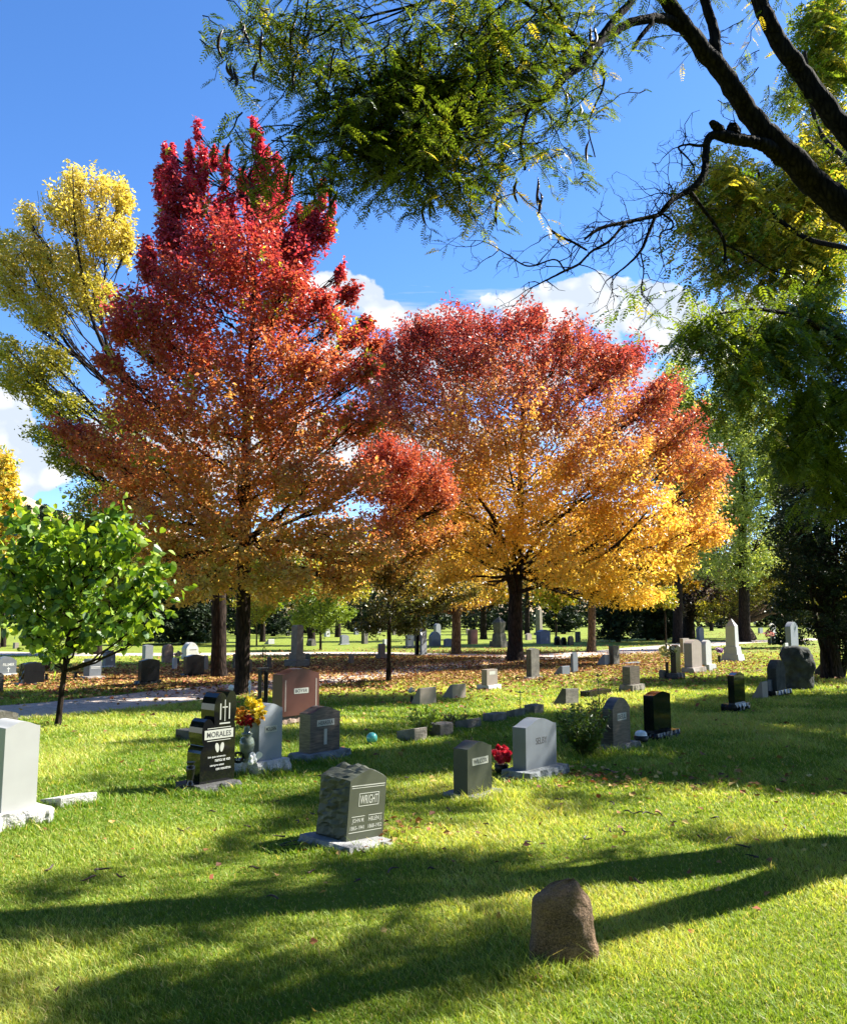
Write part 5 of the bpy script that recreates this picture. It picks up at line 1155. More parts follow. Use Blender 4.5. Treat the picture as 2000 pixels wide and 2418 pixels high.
limb_part('limb', [('w', 6.5, 8.75, 3.2, .31), ('w', 5.6, 8.5, 4.6, .26), (2120, 610, 76, 10.6), (2000, 500, 68, 10.6), (1920, 425, 66, 10.6), (1877, 383, 63, 10.5), (1788, 288, 52, 10.4), (1745, 230, 48, 10.3), (1701, 164, 46, 10.2), (1660, 115, 42, 10.1), (1615, 58, 38, 10), (1578, 0, 36, 9.9), (1540, -80, 40, 9.8), (1500, -200, 34, 9.6), (1420, -380, 24, 9.3)],
          [(1697, 160, 30, 10.2), (1688, 110, 30, 10.2), (1687, 72, 26, 10.2), (1673, 29, 24, 10.2), (1662, -10, 24, 10.2), (1640, -120, 20, 10.2), (1660, -260, 14, 10.2)])
limb_part('limb', [('w', 7.2, 8.95, 2.3, .28), (2240, 640, 66, 11), (2100, 440, 58, 11.2), (2040, 360, 54, 11.2), (1989, 300, 52, 11.2), (1926, 219, 48, 11.2), (1894, 173, 46, 11.2), (1863, 130, 44, 11.1), (1837, 95, 42, 11.1), (1817, 58, 41, 11), (1794, 0, 38, 11), (1770, -90, 42, 11), (1790, -220, 34, 11), (1760, -380, 24, 11)])
limb_part('limb', [(1605, 62, 28, 10), (1572, 44, 25, 9.9), (1537, 43, 23, 9.7), (1489, 52, 22, 9.5), (1449, 75, 22, 9.3), (1414, 98, 24, 9.1), (1391, 124, 26, 9), (1374, 148, 28, 8.9), (1322, 190, 18, 8.6), (1299, 225, 17, 8.5), (1265, 242, 17, 8.4), (1230, 259, 17, 8.2), (1196, 282, 15, 8.0), (1167, 299, 13, 7.9), (1110, 325, 10, 7.7), (1040, 350, 7, 7.5), (960, 372, 5, 7.4)],
          [(1380, 140, 22, 9), (1420, 85, 20, 9.1), (1460, 35, 20, 9.2), (1495, -5, 18, 9.3), (1530, -80, 16, 9.4)],
          [(1385, 105, 12, 9), (1345, 75, 12, 8.8), (1317, 55, 11, 8.7), (1259, 17, 10, 8.5), (1215, -5, 9, 8.4), (1100, -20, 8, 8.2), (1000, 5, 7, 8), (900, 30, 6, 7.9), (800, 50, 5, 7.8), (700, 40, 4, 7.8)],
          [(1541, 52, 12, 9.7), (1512, 86, 11, 9.6), (1495, 115, 7, 9.5)],
          [(1250, 250, 9, 8.3), (1230, 330, 8, 8.1), (1240, 400, 6, 8)], [(1170, 298, 8, 7.9), (1120, 350, 6, 7.8), (1080, 400, 5, 7.7)],
          [(1330, 190, 8, 8.6), (1330, 60, 7, 8.4), (1290, -10, 6, 8.2)], [(1050, 345, 6, 7.5), (900, 300, 5, 7.3), (760, 335, 4, 7.1), (640, 330, 3, 7)], [(1300, 220, 7, 8.5), (1180, 150, 6, 8.1), (1000, 130, 5, 7.8), (820, 170, 4, 7.5)],
          [(1420, 150, 7, 9), (1425, 200, 6, 9), (1390, 290, 4, 8.9), (1405, 370, 3, 8.9)], [(1000, 5, 5, 8), (850, 60, 4, 7.8), (720, 70, 3, 7.7), (600, 50, 2, 7.7)])
# broken stub with its two sawn knobs, and the long dead branch
limb_part('stub_limb', [(1850, 375, 44, 10.5), (1822, 352, 36, 10.4), (1788, 336, 30, 10.3), (1745, 328, 30, 10.2), (1716, 322, 30, 10.1), (1692, 318, 22, 10.1)],
          [(1735, 325, 26, 10.15), (1731, 308, 34, 10.15), (1729, 296, 24, 10.15)], [(1708, 320, 18, 10.1), (1700, 306, 24, 10.1), (1686, 293, 20, 10.05), (1679, 288, 12, 10.0)])
dead = [[(1700, 320, 20, 10.1), (1682, 318, 20, 10.1), (1670, 333, 19, 10.05), (1667, 360, 17, 10), (1664, 403, 17, 9.9), (1650, 429, 17, 9.85), (1627, 449, 14, 9.8), (1595, 466, 13, 9.7), (1575, 484, 13, 9.6), (1558, 504, 12, 9.6), (1544, 510, 11, 9.5), (1520, 515, 10, 9.45), (1478, 524, 9, 9.3), (1426, 535, 8, 9.1), (1398, 550, 7, 9), (1380, 565, 5, 8.95)],
        [(1478, 524, 7, 9.3), (1460, 545, 7, 9.2), (1437, 570, 7, 9.1), (1397, 593, 6, 9), (1368, 622, 6, 8.9), (1334, 639, 6, 8.8), (1288, 662, 4, 8.7), (1242, 685, 2, 8.6)],
        [(1299, 541, 6, 8.8), (1322, 557, 6, 8.85), (1351, 570, 6, 8.9), (1385, 590, 5, 9)],
        [(1548, 508, 8, 9.5), (1530, 553, 8, 9.45), (1512, 593, 7, 9.4), (1478, 628, 5, 9.3), (1432, 662, 3, 9.2)],
        [(1334, 639, 4, 8.8), (1310, 612, 4, 8.7), (1248, 628, 4, 8.6), (1196, 599, 3, 8.5), (1144, 570, 2, 8.4), (1098, 567, 1, 8.3)],
        [(1630, 452, 10, 9.8), (1662, 495, 9, 9.85), (1691, 535, 8, 9.9), (1711, 576, 8, 9.95), (1711, 622, 5, 9.95)],
        [(1668, 342, 9, 10), (1645, 343, 7, 9.95), (1627, 340, 6, 9.9), (1602, 348, 5, 9.85), (1627, 376, 4, 9.9), (1640, 400, 3, 9.9), (1633, 425, 1.5, 9.9)],
        [(1560, 502, 5, 9.6), (1586, 520, 5, 9.6), (1586, 538, 4, 9.6), (1560, 550, 4, 9.55), (1560, 590, 3, 9.5), (1572, 640, 1.5, 9.5)],
        [(1512, 593, 4, 9.4), (1520, 640, 3.5, 9.4), (1514, 690, 2.5, 9.35), (1542, 722, 1.2, 9.3)],
        [(1600, 462, 4, 9.7), (1560, 455, 3, 9.7), (1532, 462, 1.5, 9.7)], [(1590, 470, 3, 9.7), (1585, 440, 3, 9.7), (1570, 430, 1.5, 9.7)],
        [(1711, 576, 5, 9.95), (1770, 605, 4, 10), (1830, 640, 3, 10.1), (1900, 650, 1.5, 10.2)]]
bt = Buf(); rsd = np.random.RandomState(9)
def zig(p0, dr, ln, r0, depth):
    n = max(4, int(ln / .07)); p = np.array(p0, float); dr = nrm(dr); pts = [p.copy()]
    for k in range(n):
        dr = nrm(dr + rsd.normal(size=3) * .38 + np.array([0, 0, -.06])); p = p + dr * ln / n; pts.append(p.copy())
        if depth > 0 and rsd.rand() < .5: zig(p, dr + rsd.normal(size=3) * .9, ln * rsd.uniform(.3, .6), r0 * .6, depth - 1)
    tube(bt, pts, np.linspace(r0, r0 * .3, len(pts)), 4, cap=False)
for p_ in dead:
    s = limb(p_, bt, sides=8, rough=.06)
    if s[0, 3] < .045:
        for k in range(4, len(s), 3):
            if rsd.rand() < .75: zig(s[k, :3], np.array([rsd.normal() * .8 - .3, rsd.normal() * .5, rsd.normal() * .6 - .35]), rsd.uniform(.16, .5), min(.006, s[k, 3] * .6 + .002), 2)
s = limb(dead[0], bt, sides=8, rough=.06)
for k in range(40, len(s), 3): zig(s[k, :3], np.array([rsd.normal() * .6, rsd.normal() * .5, rsd.normal() * .7]), rsd.uniform(.12, .4), .005, 2)
for q_ in [(1735, 300), (1745, 300), (1725, 310)]: zig(W(*q_, 10.15 * KD), [rsd.normal() * .4 - .1, 0, 1], .28, .006, 1)
bt.build('dead_branch', M_BARKL, loc, smooth=True, color=False).location = -LP0
# off-picture upper limbs that shade the lawn
limb_part('limb', [('w', 7.3, 9.0, 2.0, .26), ('w', 6.2, 8.2, 2.8, .22), ('w', 5.5, 7.3, 4.2, .19), ('w', 5.4, 6.95, 6, .16), ('w', 5.2, 6.4, 8, .11)])
# foliage
LOBES0 = [(550, 50, 50, 40, 7.8, .8), (620, 40, 70, 40, 7.8, .9, .2), (560, 140, 50, 25, 7.6, .7), (630, 140, 60, 45, 7.6, .9, .2), (700, 110, 60, 90, 7.6, .55, .2), (780, 60, 80, 60, 7.7, .6), (800, 130, 60, 50, 7.6, .6, .2), (860, 50, 80, 50, 7.7, .6, .3), (940, 40, 80, 50, 7.8, .6), (1000, 90, 80, 50, 7.8, .6, .2), (720, 20, 80, 30, 7.8, .8),
         (800, 210, 70, 45, 7.3, 1.3), (900, 170, 90, 60, 7.4, 1.3), (1000, 190, 100, 70, 7.5, 1.5), (860, 270, 100, 80, 7.2, 1.6), (980, 290, 110, 90, 7.4, 1.8), (1080, 220, 100, 100, 7.6, 1.8), (1150, 150, 90, 80, 7.9, 1.5), (1080, 80, 90, 60, 7.9, 1.0, .2), (1200, 60, 100, 50, 8.2, 1.0), (1280, 110, 90, 60, 8.4, 1.2), (1340, 50, 90, 50, 8.6, 1.1), (1410, 50, 60, 45, 8.9, .8), (1240, 190, 80, 60, 8.2, 1.3),
         (830, 340, 80, 45, 7.1, 1.5), (930, 360, 90, 50, 7.2, 1.5, .1), (1030, 360, 90, 60, 7.4, 1.5, .2), (1130, 350, 80, 50, 7.7, 1.1, .3), (1210, 330, 60, 50, 8, 1.0), (560, 320, 50, 18, 6.9, .9), (640, 330, 50, 30, 6.9, 1.2), (600, 365, 35, 25, 6.9, .6), (700, 345, 50, 35, 7, 1), (730, 395, 60, 45, 7, .8), (790, 430, 35, 30, 7, .6), (720, 430, 30, 35, 7, .5),
         (1000, 440, 40, 22, 7.4, .7), (1060, 410, 60, 35, 7.5, .9, .6), (1100, 455, 40, 25, 7.6, .6, .2), (1150, 440, 45, 40, 7.7, .6, .6), (1270, 435, 30, 35, 8, .7, .9), (1190, 400, 40, 30, 7.9, .8, .3), (1300, 280, 60, 50, 8.3, .8), (1370, 240, 40, 50, 8.7, .8), (1440, 180, 35, 40, 8.9, .4), (1385, 300, 35, 35, 8.8, .6), (1400, 365, 28, 35, 8.8, .6, .1), (1430, 120, 35, 30, 9, .5),
         (1520, 120, 15, 12, 9.5, .6), (1640, 30, 35, 30, 10.4, .5, .2), (1700, 50, 35, 40, 10.5, .5, .4), (1770, 105, 38, 20, 10.8, .9, .7), (1740, 190, 25, 30, 10.5, .7), (1850, 215, 55, 40, 11.6, 1.4), (1870, 270, 30, 25, 11.6, .8),
         (1150, -60, 250, 50, 8.4, .5), (1500, -90, 200, 60, 9.5, .5), (1800, -120, 200, 90, 11, .6), (2100, -50, 150, 200, 10.5, .35)]
LOBES = []
for i_, l_ in enumerate(LOBES0):
    f_ = .55 if i_ < 11 else (.45 if (l_[1] > 300 and l_[0] < 800) else .52)
    LOBES.append((*l_[:5], l_[5] * f_, *(l_[6:])))
bl = Buf(); bt = Buf(); bt2 = Buf(); locust_lobes(LOBES, 6.2, .135, 9, 101, col_loc, bl, bt, scale=.8, drp=.3)
def shade_lobe(px_, py_, r_, h):  # places extra off-view foliage that throws shade on the given lawn spot
    g0 = G(px_, py_); k = h / math.tan(EL); c = np.array([g0[0] + HX * k, g0[1] + HY * k, h]); x_, y_ = proj(c); m_ = c[1] / F
    return (x_, y_, r_ / m_, r_ * .7 / m_, c[1])
SH1 = [(850, 2080, .75, 8), (1000, 2055, .7, 8), (700, 2105, .6, 8), (400, 2165, .5, 8.5), (120, 2205, .5, 9), (1220, 2070, .5, 7.5), (1500, 2030, .4, 7), (130, 2370, .6, 7.5), (480, 2370, .55, 7), (800, 2330, .45, 7), (1000, 2300, .45, 6.5), (1150, 2260, .4, 6.5), (480, 2010, .35, 9), (600, 1970, .4, 9), (60, 2110, .4, 9), (1650, 1985, .4, 6.5), (930, 2240, .3, 6.5), (1150, 2190, .3, 6.5), (600, 2300, .35, 7), (1350, 1900, .5, 8.5), (1000, 1930, .4, 9)]
_kd = KD; KD = 1
locust_lobes([(*shade_lobe(*q_), 1.0, .1) for q_ in SH1], 0.0, .22, 7, 105, col_loc, bl, bt, dx=.9, scale=1.1, wdt=.5, lk=.28)
KD = _kd
bl.build('foliage', M_GREEN, loc).location = -LP0
bt.build('twigs', M_BARKL, loc, color=False).location = -LP0
bt2.build('leaf_stalks', M_GREEN, loc).location = -LP0
def pods():
    rs = np.random.RandomState(31)
    fix = [(1010, 445, 520), (1018, 440, 505), (1000, 460, 530), (605, 140, 190), (612, 60, 150), (700, 150, 205), (697, 30, 120), (880, 370, 420), (540, 150, 190), (790, 370, 500), (785, 350, 470), (690, 345, 440), (697, 350, 430), (740, 390, 440), (1055, 350, 425), (1075, 370, 475), (1060, 330, 400), (1268, 415, 485), (1392, 330, 385), (1330, 200, 260), (1345, 215, 250)]
    for _ in range(42): 
        lb = LOBES[rs.randint(0, 44)]; x = lb[0] + rs.uniform(-.8, .8) * lb[2]; y = lb[1] + rs.uniform(-.2, .8) * lb[3]; fix.append((x, y, y + rs.uniform(35, 75)))
    for x, y0, y1 in fix:
        d = (7.0 + (x - 550) * .0019) * KD; a = W(x, y0, d); b_ = W(x + rs.uniform(-14, 10), y1, d); t = np.linspace(0, 1, 9)
        ph = rs.rand() * 6; am = rs.uniform(.008, .02)
        pts = a * (1 - t)[:, None] + b_ * t[:, None] + np.stack([am * np.sin(t * 5 + ph), am * np.cos(t * 5 + ph), np.zeros(9)], 1)
        bb = Buf(); tube(bb, pts - a, np.array([.002, .006, .011, .013, .013, .012, .011, .008, .002]) * .95, 6, cap=False)
        o = bb.build('seed_pod', M_POD, loc, smooth=True, color=False); o.location = a - LP0
pods()
# second locust, yellow green, further back on the right
LQ0 = np.array([13.0, 18.5, 0.0])
loc2 = empty('honey_locust_tree', LQ0, 'second honey locust with yellow green feathery crown filling the right edge', 'tree')
bt = Buf()
limb([('w', 13.1, 18.5, -.2, .6), ('w', 12.9, 18.5, 1, .46), ('w', 12.6, 18.6, 4, .40), ('w', 12.2, 19, 8, .32), ('w', 12, 19.6, 12, .2), ('w', 11.8, 20, 16, .1)], n=40)
for pth in ([('w', 12.6, 18.6, 4, .22), (2080, 900, 22, 17), (1930, 770, 14, 15), (1800, 730, 9, 14), (1700, 740, 5, 13.6)], [('w', 12.3, 18.8, 7, .24), (2060, 620, 18, 22), (1900, 560, 13, 24), (1790, 480, 9, 25), (1700, 420, 6, 25)],
            [('w', 12.2, 19, 8, .22), (2030, 420, 16, 23), (1930, 300, 12, 25), (1900, 120, 8, 25)], [('w', 12.8, 18.5, 3.5, .2), (2080, 1050, 16, 17), (1960, 1000, 10, 15.5), (1880, 1030, 6, 15)], [(1800, 480, 7, 25), (1790, 400, 6, 25), (1795, 430, 4, 25)], [(1830, 500, 7, 25), (1740, 560, 6, 25), (1660, 600, 3, 25)]): limb(pth, sides=8)
bt.build('trunk', M_BARKL, loc2, smooth=True, color=False).location = -LQ0
L2 = [(1700, 400, 70, 70, 18, 1, .8), (1660, 460, 40, 40, 17.8, .8, .6), (1760, 470, 90, 80, 18, 1, .85), (1860, 430, 90, 90, 18.5, 1.1, .8), (1950, 380, 70, 90, 19, 1.2, .7), (1640, 530, 45, 40, 17.6, .9, .4), (1700, 560, 80, 60, 17.8, .9, .6), (1810, 570, 90, 70, 18, 1, .7), (1920, 520, 90, 90, 18.8, 1.2, .7), (1720, 640, 60, 40, 17.5, .7, .3), (1820, 660, 70, 45, 18, .7, .4), (1930, 640, 80, 80, 18.5, 1.1, .4),
      (1960, 150, 60, 130, 19.5, 1.2, .5), (1920, 60, 60, 60, 19.5, .9, .4), (1890, 180, 40, 60, 19.5, .7, .3), (1980, 280, 40, 60, 19.5, 1.1, .6), (1960, 20, 60, 40, 19.5, 1, .4),
      (1640, 780, 50, 40, 17, .9, 0), (1700, 770, 70, 50, 17, 1.2, .1), (1790, 780, 90, 60, 17.5, 1.2, .15), (1890, 740, 90, 70, 18, 1.3, .2), (1960, 800, 60, 90, 18.5, 1.3, .1), (1740, 860, 60, 50, 17, 1.1, .25), (1840, 850, 80, 60, 17.5, 1.2, .2), (1700, 940, 40, 40, 17, .5, .3), (1780, 940, 50, 40, 17, .6, .3), (1900, 950, 90, 60, 18, 1.3, 0), (1970, 930, 60, 90, 18.5, 1.4, 0), (1930, 1050, 90, 70, 18.5, 1.3, 0), (1870, 1060, 60, 50, 18, 1, 0), (1980, 1130, 60, 70, 19, 1.3, 0), (1550, 700, 40, 12, 16.5, .7, .2), (1500, 690, 30, 10, 16.5, .5, .1),
      (2150, 300, 160, 200, 20, .9, .5), (2150, 700, 160, 200, 20, 1.0, .3), (2400, 500, 150, 250, 21, .8, .4), (2350, 900, 150, 200, 20, 1.0, .2), (2120, 1050, 100, 150, 19, 1.0, 0), (2500, 1000, 120, 150, 21, .8, 0)]
bl = Buf(); bt = Buf(); bt2 = Buf()
FARL = [(*l[:4], 25 + (l[4] - 18), *l[5:]) for l in L2 if l[1] < 690 and l[0] < 2050]
NEARL = [(*l[:4], 14 + (l[4] - 17) * 1.3, *l[5:]) for l in L2 if l[1] >= 690 and l[0] < 2050]
OUTL = [l for l in L2 if l[0] >= 2050]
locust_lobes(FARL, 8.5, .42, 6, 202, col_loc2, bl, bt, dx=1.0, twr=.008, scale=2.6, drp=.3, wdt=.6, lk=.3)
locust_lobes(NEARL, 8.0, .26, 7, 203, col_loc2, bl, bt, dx=.8, twr=.006, scale=1.5, wdt=.5, lk=.28)
locust_lobes(OUTL, 1.6, .45, 5, 204, col_loc2, bl, bt, dx=.8, twr=.012, scale=3.0, wdt=.6, lk=.3)
def shade_lobe(px_, py_, r_, h):
    # off-view foliage at height h, added so its shade reaches this lawn spot
    g0 = G(px_, py_); k = h / math.tan(EL); c = np.array([g0[0] + HX * k, g0[1] + HY * k, h]); x_, y_ = proj(c); m_ = c[1] / F
    return (x_, y_, r_ / m_, r_ * .7 / m_, c[1])
SH2 = [(1010, 1800, .7, 11), (1200, 1765, 1.0, 10.5), (1350, 1750, 1.0, 10), (1450, 1820, 1.0, 9.5), (1650, 1750, 1.6, 8.5), (1800, 1780, 1.6, 8), (1950, 1800, 1.6, 7), (1600, 1680, 1.4, 9), (1800, 1690, 1.8, 8), (1950, 1700, 1.8, 7), (1500, 1720, 1.3, 9.5), (1130, 1745, .6, 11), (1250, 1700, .9, 11), (900, 1820, .6, 11.5), (1900, 1840, 1.0, 6.5), (1720, 1660, 1.2, 8.5), (1880, 1655, 1.6, 8), (700, 1900, .5, 12), (1600, 1830, .8, 8)]
locust_lobes([(*shade_lobe(*q_), 1.0, .2) for q_ in SH2], 0.0, .45, 5, 205, col_loc2, bl, bt, dx=.9, twr=.012, scale=2.2, wdt=.6, lk=.3)
bl.build('foliage', M_GREEN, loc2).location = -LQ0
bt.build('twigs', M_BARKL, loc2, color=False).location = -LQ0
bt2.build('leaf_stalks', M_GREEN, loc2).location = -LQ0

# ------------------------------------------------------------------ right and background trees
DK = flatcol((.008, .016, .006), (.022, .040, .012), (.05, .07, .02), .06)
def evergreen(label, x, yf, yt, hw, n=9000, seed=1, leaf=.28, name='evergreen_tree', colf=DK, conical=True, group='dark evergreens behind the lawn', low=0):
    h = yf - yt; lob = []
    for k in range(8):
        t = k / 7; w_ = hw * ((1 - t * .8) if conical else math.sin(math.pi * (.22 + .62 * t))); lob.append((x + (k % 3 - 1) * hw * .12, yf - low - h * (.08 + .86 * t), max(w_, hw * .15), h * .13))
    return tree(name, label, (x, yf), [(x, yf + 1, hw * .22), (x, yf - h * .5, hw * .12), (x, yt + h * .06, hw * .03)], lob, n, leaf, colf, group, seed=seed, per=26, clump=.5 * leaf / .28, mat=M_DARKLEAF, aspect=.35, depthf=.8, dlobe=.2, limbs=False, surf=.45)
# cedar with many stems
tree('cedar_tree', 'dark many stemmed cedar in deep shade at the right edge', (1962, 1602),
     [(1965, 1604, 60), (1962, 1560, 44), (1955, 1450, 34), (1950, 1300, 26), (1945, 1100, 14), (1945, 1000, 6)],
     [(1900, 1140, 60, 90), (1980, 1180, 80, 100), (1890, 1260, 70, 90), (1970, 1300, 90, 90), (1900, 1360, 70, 60), (1990, 1400, 70, 80), (2060, 1200, 90, 150), (2080, 1400, 80, 120), (1870, 1420, 45, 35), (1950, 1480, 50, 35), (2010, 1520, 50, 60)],
     38000, .13, DK, seed=71, per=26, clump=.35, mat=M_DARKLEAF, aspect=.4, bark=M_BARK, limb_r=.5,
     extra_limbs=[[(1975, 1602, 16, .2), (1990, 1500, 12, .3), (1975, 1350, 9, .4), (1960, 1150, 5, .4)], [(1955, 1602, 14, -.2), (1920, 1500, 11, -.4), (1905, 1420, 8, -.4), (1890, 1300, 5, -.3)], [(1960, 1602, 14, -.3), (1940, 1480, 11, -.6), (1952, 1380, 8, -.6), (1958, 1220, 5, -.5)], [(1985, 1604, 18, 0), (2010, 1500, 14, 0), (2030, 1300, 8, 0)]])
evergreen('slim black green column conifer behind the right foliage', 1872, 1530, 930, 62, 14000, 72, .26, conical=False)
PG = flatcol((.14, .20, .04), (.34, .42, .14), (.46, .52, .24), .15)
tree('poplar_tree', 'tall pale green poplar whose top shows beside the round maple', (1600, 1519), [(1600, 1520, 24), (1602, 1300, 18), (1604, 1000, 8), (1604, 900, 3)], [(1600, 900, 45, 50), (1590, 960, 60, 60), (1630, 1010, 70, 70), (1600, 1100, 80, 80), (1640, 1200, 80, 80), (1610, 1300, 70, 70)], 24000, .26, PG, 'pale poplars at the right', seed=73, per=28, clump=.7, mat=M_GREEN, aspect=.45, droop=.2)
tree('poplar_tree', 'taller soft green poplar between the round maple and the dark conifer', (1760, 1516), [(1760, 1517, 28), (1755, 1300, 20), (1750, 1000, 8), (1745, 850, 3)], [(1720, 880, 50, 60), (1760, 930, 60, 60), (1700, 980, 70, 70), (1790, 1030, 70, 80), (1720, 1080, 80, 80), (1790, 1160, 80, 80), (1710, 1200, 80, 70), (1790, 1280, 80, 70), (1740, 1340, 80, 60), (1830, 1100, 50, 80)], 40000, .26, PG, 'pale poplars at the right', seed=74, per=28, clump=.7, mat=M_GREEN, aspect=.45, droop=.2)
tree('plum_tree', 'purple leaved plum tree with a dark trunk right of the round maple', (1625, 1508), [(1625, 1509, 34), (1626, 1480, 28), (1630, 1420, 22), (1650, 1330, 12)], [(1700, 1210, 60, 50), (1740, 1240, 40, 50), (1690, 1290, 70, 60), (1760, 1320, 50, 50), (1640, 1350, 60, 60), (1720, 1380, 80, 60), (1610, 1410, 50, 40), (1660, 1430, 70, 35), (1760, 1430, 50, 40)], 22000, .22, flatcol((.030, .018, .022), (.14, .09, .10), (.34, .28, .30), .16), seed=75, per=26, clump=.6, aspect=.6)
tree('broad_old_tree', 'broad old tree with a thick leaning trunk and olive leaves behind the obelisk', (1760, 1512), [(1762, 1513, 54), (1755, 1490, 38), (1745, 1440, 32), (1760, 1400, 22), (1810, 1370, 12)], [(1800, 1340, 70, 50), (1860, 1330, 60, 50), (1760, 1400, 60, 40), (1840, 1400, 60, 30), (1700, 1440, 60, 25), (1900, 1400, 50, 30)], 12000, .24, flatcol((.10, .12, .02), (.26, .26, .04), (.5, .42, .08), .2), seed=76, per=24, clump=.6, aspect=.5, bark=M_BARKT, mat=M_GREEN,
     extra_limbs=[[(1748, 1450, 22, 0), (1790, 1410, 16, -.5), (1840, 1385, 12, -1), (1890, 1375, 6, -1)]])
ev = [(440, 1522, 1300, 105, 1), (330, 1515, 1380, 60, 0), (645, 1502, 1385, 60, 1), (560, 1500, 1370, 60, 0), (735, 1499, 1400, 60, 1), (860, 1496, 1400, 70, 0), (960, 1492, 1395, 70, 1), (1140, 1492, 1390, 70, 0), (1215, 1492, 1410, 55, 1), (1330, 1497, 1400, 55, 0), (1460, 1516, 1395, 62, 0), (1530, 1512, 1400, 45, 0), (1565, 1512, 1430, 40, 0), (1700, 1484, 1400, 60, 0), (1830, 1480, 1400, 70, 0), (1905, 1480, 1390, 60, 1), (2000, 1482, 1380, 90, 0), (1030, 1490, 1390, 60, 0)]
wh = ['behind the second black headstone, the largest dark mass left', 'left of the largest dark mass, behind the sapling', 'behind the tilted white slab', 'right next to the dark maple trunk', 'behind the thin green tree', 'behind the tall pointed dark headstone', 'behind the slender young maple', 'behind the brown pointed monument', 'just left of the big round maple trunk', 'just right of the big round maple trunk', 'behind the pale brown maple trunk', 'behind the tall pale shaft under gold boughs', 'beside the purple plum trunk', 'behind the obelisk top', 'behind the far white headstone', 'between the far trunks at right', 'behind the many stemmed cedar', 'behind the bluish arched headstones']
for i, (x, yf, yt, hw, con) in enumerate(ev):
    evergreen('dark evergreen ' + wh[i], x, yf, yt, hw, 7000 if i else 16000, 300 + i, .34, conical=bool(con))
def bgtree(label, x, yf, w_, yt, rx, colf, seed, n=3500, leaf=.3, lean=0, bark=None, mat=None, ybot=None, name='park_tree', clump=.7):
    yb = ybot or yf - (yf - yt) * .35; cy = (yb + yt) / 2; ry = (yb - yt) / 2
    tree(name, label, (x, yf), [(x, yf + 1, w_ * 1.35), (x + lean * .1, yf - 12, w_), (x + lean * .5, yb, w_ * .8), (x + lean, cy, w_ * .4)], gen_lobes(x + lean, cy, rx, ry, 6, seed), n, leaf, colf, 'park trees in the background', seed=seed, per=22, clump=clump, bark=bark or M_BARK, mat=mat or M_GREEN, twigs=False)
G1 = flatcol((.06, .11, .015), (.18, .25, .03), (.4, .36, .06), .1); G2 = flatcol((.16, .18, .02), (.40, .38, .05), (.5, .25, .05), .1); G3 = flatcol((.20, .14, .03), (.52, .30, .05), (.2, .2, .03), .2)
bgtree('thin green tree with a dark trunk right of the weathered monument', 757, 1536, 6, 1385, 85, flatcol((.08, .14, .02), (.24, .32, .04), None), 401, 9000, .16, ybot=1490, clump=.4)
bgtree('very thin pale trunked young tree behind the dark maple trunk', 606, 1524, 3.5, 1400, 50, G2, 402, 3000, .16, ybot=1470, bark=M_BARKT, clump=.4)
bgtree('thin young tree behind the green sapling', 117, 1577, 6, 1440, 55, G1, 403, 4500, .14, ybot=1530, clump=.35)
bgtree('olive tree with a straight dark trunk left of the pointed monument', 1142, 1510, 16, 1330, 90, G3, 404, ybot=1440)
bgtree('park tree with a dark trunk between the monument and the thin tree', 620, 1516, 13, 1330, 80, G1, 405, ybot=1450)
bgtree('park tree with a broad dark trunk behind the weathered monument', 735, 1524, 20, 1330, 100, G1, 406, ybot=1440)
bgtree('park tree with a dark trunk above the far pale headstones', 798, 1505, 14, 1310, 90, G2, 407, ybot=1440)
bgtree('forked park tree behind the bluish headstones', 985, 1514, 20, 1320, 90, G3, 408, ybot=1430)
bgtree('park tree with reddish trunk right behind the big round maple', 1245, 1498, 13, 1310, 80, G3, 409, ybot=1430)
bgtree('thin dark trunked park tree left of the pale brown maple trunk', 1313, 1508, 5, 1340, 60, G2, 410, ybot=1440)
bgtree('leaning dark trunked tree under the gold boughs', 1560, 1512, 22, 1330, 70, G3, 411, ybot=1410, lean=30)
bgtree('slim dark pole of a young tree left of the black stone with yellow flowers', 1574, 1540, 4, 1390, 40, G2, 412, 1800, .18, ybot=1440, lean=-8, clump=.35)
bgtree('far tree trunk with pale bark right of the obelisk', 1832, 1478, 9, 1300, 70, G2, 413, ybot=1420)
bgtree('far thick brown trunked tree behind the arched headstone', 1870, 1480, 24, 1290, 90, G1, 414, ybot=1420, bark=M_BARKT)
bgtree('slender brown trunked tree before the cedar', 1949, 1528, 8, 1380, 50, flatcol((.3, .3, .04), (.6, .5, .08), None), 415, 3000, .2, ybot=1430, bark=M_BARKT, clump=.4)
bgtree('olive green small tree behind the far white headstones', 1680, 1490, 8, 1400, 60, G2, 416, 4000, ybot=1470)
bgtree('bright yellow tree at the far left edge before the hill', -10, 1530, 18, 1060, 60, flatcol((.45, .36, .05), (.8, .62, .14), (.1, .16, .03), .12), 417, 12000, .3, ybot=1400)
bgtree('green park tree behind the left headstones', -60, 1530, 16, 1280, 100, G1, 418, 5000, ybot=1480)
bgtree('green park tree seen behind the sapling crown', 60, 1525, 14, 1300, 90, G1, 419, 5000, ybot=1470)
bgtree('dense green tree rising behind the sapling, left of the maple', 230, 1545, 22, 1230, 130, flatcol((.06, .09, .015), (.20, .22, .03), None), 420, 16000, .22, ybot=1500, clump=.5)
bgtree('dark green fir like tree at the far left edge', 8, 1528, 12, 1085, 22, flatcol((.03, .06, .02), (.08, .12, .04), None), 421, 4000, .3, ybot=1300)
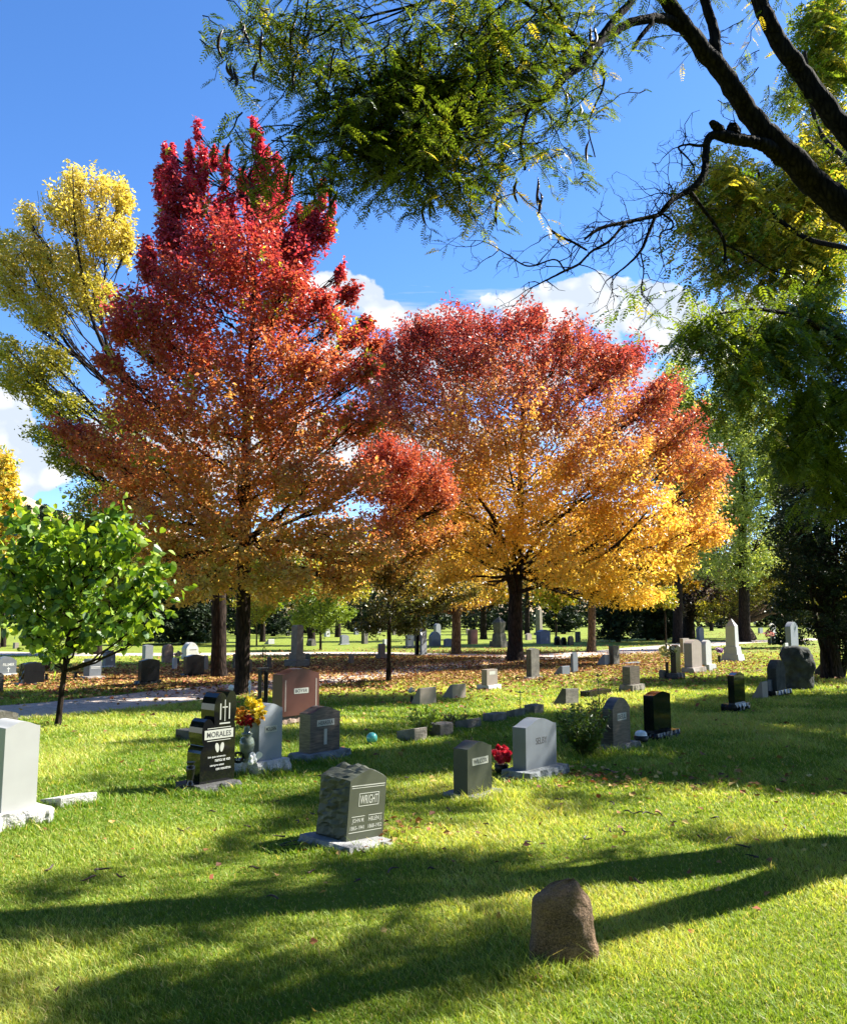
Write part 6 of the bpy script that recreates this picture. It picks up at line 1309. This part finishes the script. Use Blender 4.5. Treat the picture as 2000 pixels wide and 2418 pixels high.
# unseen trees added outside the right edge to shade the lawn
for i, (x, y, h, r_) in enumerate([(21, 24, 13, 4.5), (15.5, 16.5, 9, 3.0)]):
    px_, py_ = proj((x, y, 0)); m_ = y / F
    bgtree(['added shade tree outside the right edge by the second locust', 'nearest added shade tree outside the right edge'][i], px_, py_, .5 / m_, proj((x, y, h))[1], r_ / m_, G1, 430 + i, 14000, .22, ybot=proj((x, y, 2.6))[1], clump=.6)
def sky_blocking_trees():
    """unseen trees added behind and beside the viewer to block part of the sky"""
    for k, (x, y, h, r_) in enumerate([(-9, -6, 14, 6.5), (1, -5, 14, 7), (10, -4, 14, 6.5), (-15, 3, 14, 6), (-22, 16, 14, 5.5), (-8, -17, 18, 8), (10, -17, 18, 8), (15, 3, 12, 3.6)]):
        rs = np.random.RandomState(500 + k); root = empty('park_tree', (x, y, 0), ['added sky blocking tree behind the viewer on the left', 'added sky blocking tree straight behind the viewer', 'added sky blocking tree behind the viewer on the right', 'added sky blocking tree beside the viewer on the left', 'added sky blocking tree outside the left edge', 'farther added sky blocking tree behind the viewer, left one', 'farther added sky blocking tree behind the viewer, right one', 'added sky blocking tree beside the viewer on the right'][k], 'tree', 'park trees in the background')
        b_ = Buf(); tube(b_, [(0, 0, -.1), (0, 0, 1), (.1, 0, 4), (.2, 0, h * .7)], [.4, .3, .24, .06], 10); b_.build('trunk', M_BARK, root, color=False)
        n = 14000; u = nrm(rs.normal(size=(n, 3))) * (rs.rand(n, 1) ** .45); q = u * np.array([r_, r_, (h - 3) / 2]) + np.array([0, 0, 3 + (h - 3) / 2])
        b_ = Buf(); add_leaves(b_, q, rs.normal(size=(n, 3)), rs.normal(size=(n, 3)), .42, .30, np.array([.04, .07, .012]) * (.6 + .9 * rs.rand(n, 1))); b_.build('crown', M_GREEN, root)
sky_blocking_trees()  # trees added out of view to lower the ambient light
def woods():
    rs = np.random.RandomState(91); n = 60000
    x = rs.uniform(-150, 190, n); y = 150 + rs.rand(n) * 25
    top = 11 + 5 * vnoise(x + 500, y * 0, 14, 5) + 3 * vnoise(x + 500, y * 0, 4, 6); z = rs.rand(n) ** .8 * top
    c = np.where((vnoise(x + 300, y, 11, 7) > .62)[:, None], np.array([.26, .20, .04]), np.array([.035, .06, .018])) * (.5 + rs.rand(n, 1))
    bf = Buf(); add_leaves(bf, np.stack([x, y, z], 1), rs.normal(size=(n, 3)), rs.normal(size=(n, 3)), .7 + .6 * rs.rand(n), .7, c)
    tag(bf.build('woods', M_DARKLEAF), 'far mass of dark trees closing the cemetery', kind='stuff')
woods()
def hill_trees():
    rs = np.random.RandomState(92)
    for k in range(7):
        px_ = rs.uniform(20, 150); d = rs.uniform(1000, 1150); q = W(px_, 1215 + rs.rand() * 40, d); bf = Buf(); n = 250
        o = nrm(rs.normal(size=(n, 3))) * rs.rand(n, 1) ** .4 * np.array([7, 7, 9]) + np.array([0, 0, 7])
        add_leaves(bf, o, rs.normal(size=(n, 3)), rs.normal(size=(n, 3)), 4, 3, np.array([.03, .05, .02]) * (.6 + .8 * rs.rand(n, 1)))
        ob = bf.build('hillside_tree', M_DARKLEAF); ob.location = q; tag(ob, 'small dark tree dotting the dry hillside', 'tree', 'trees on the dry hillside')
hill_trees()
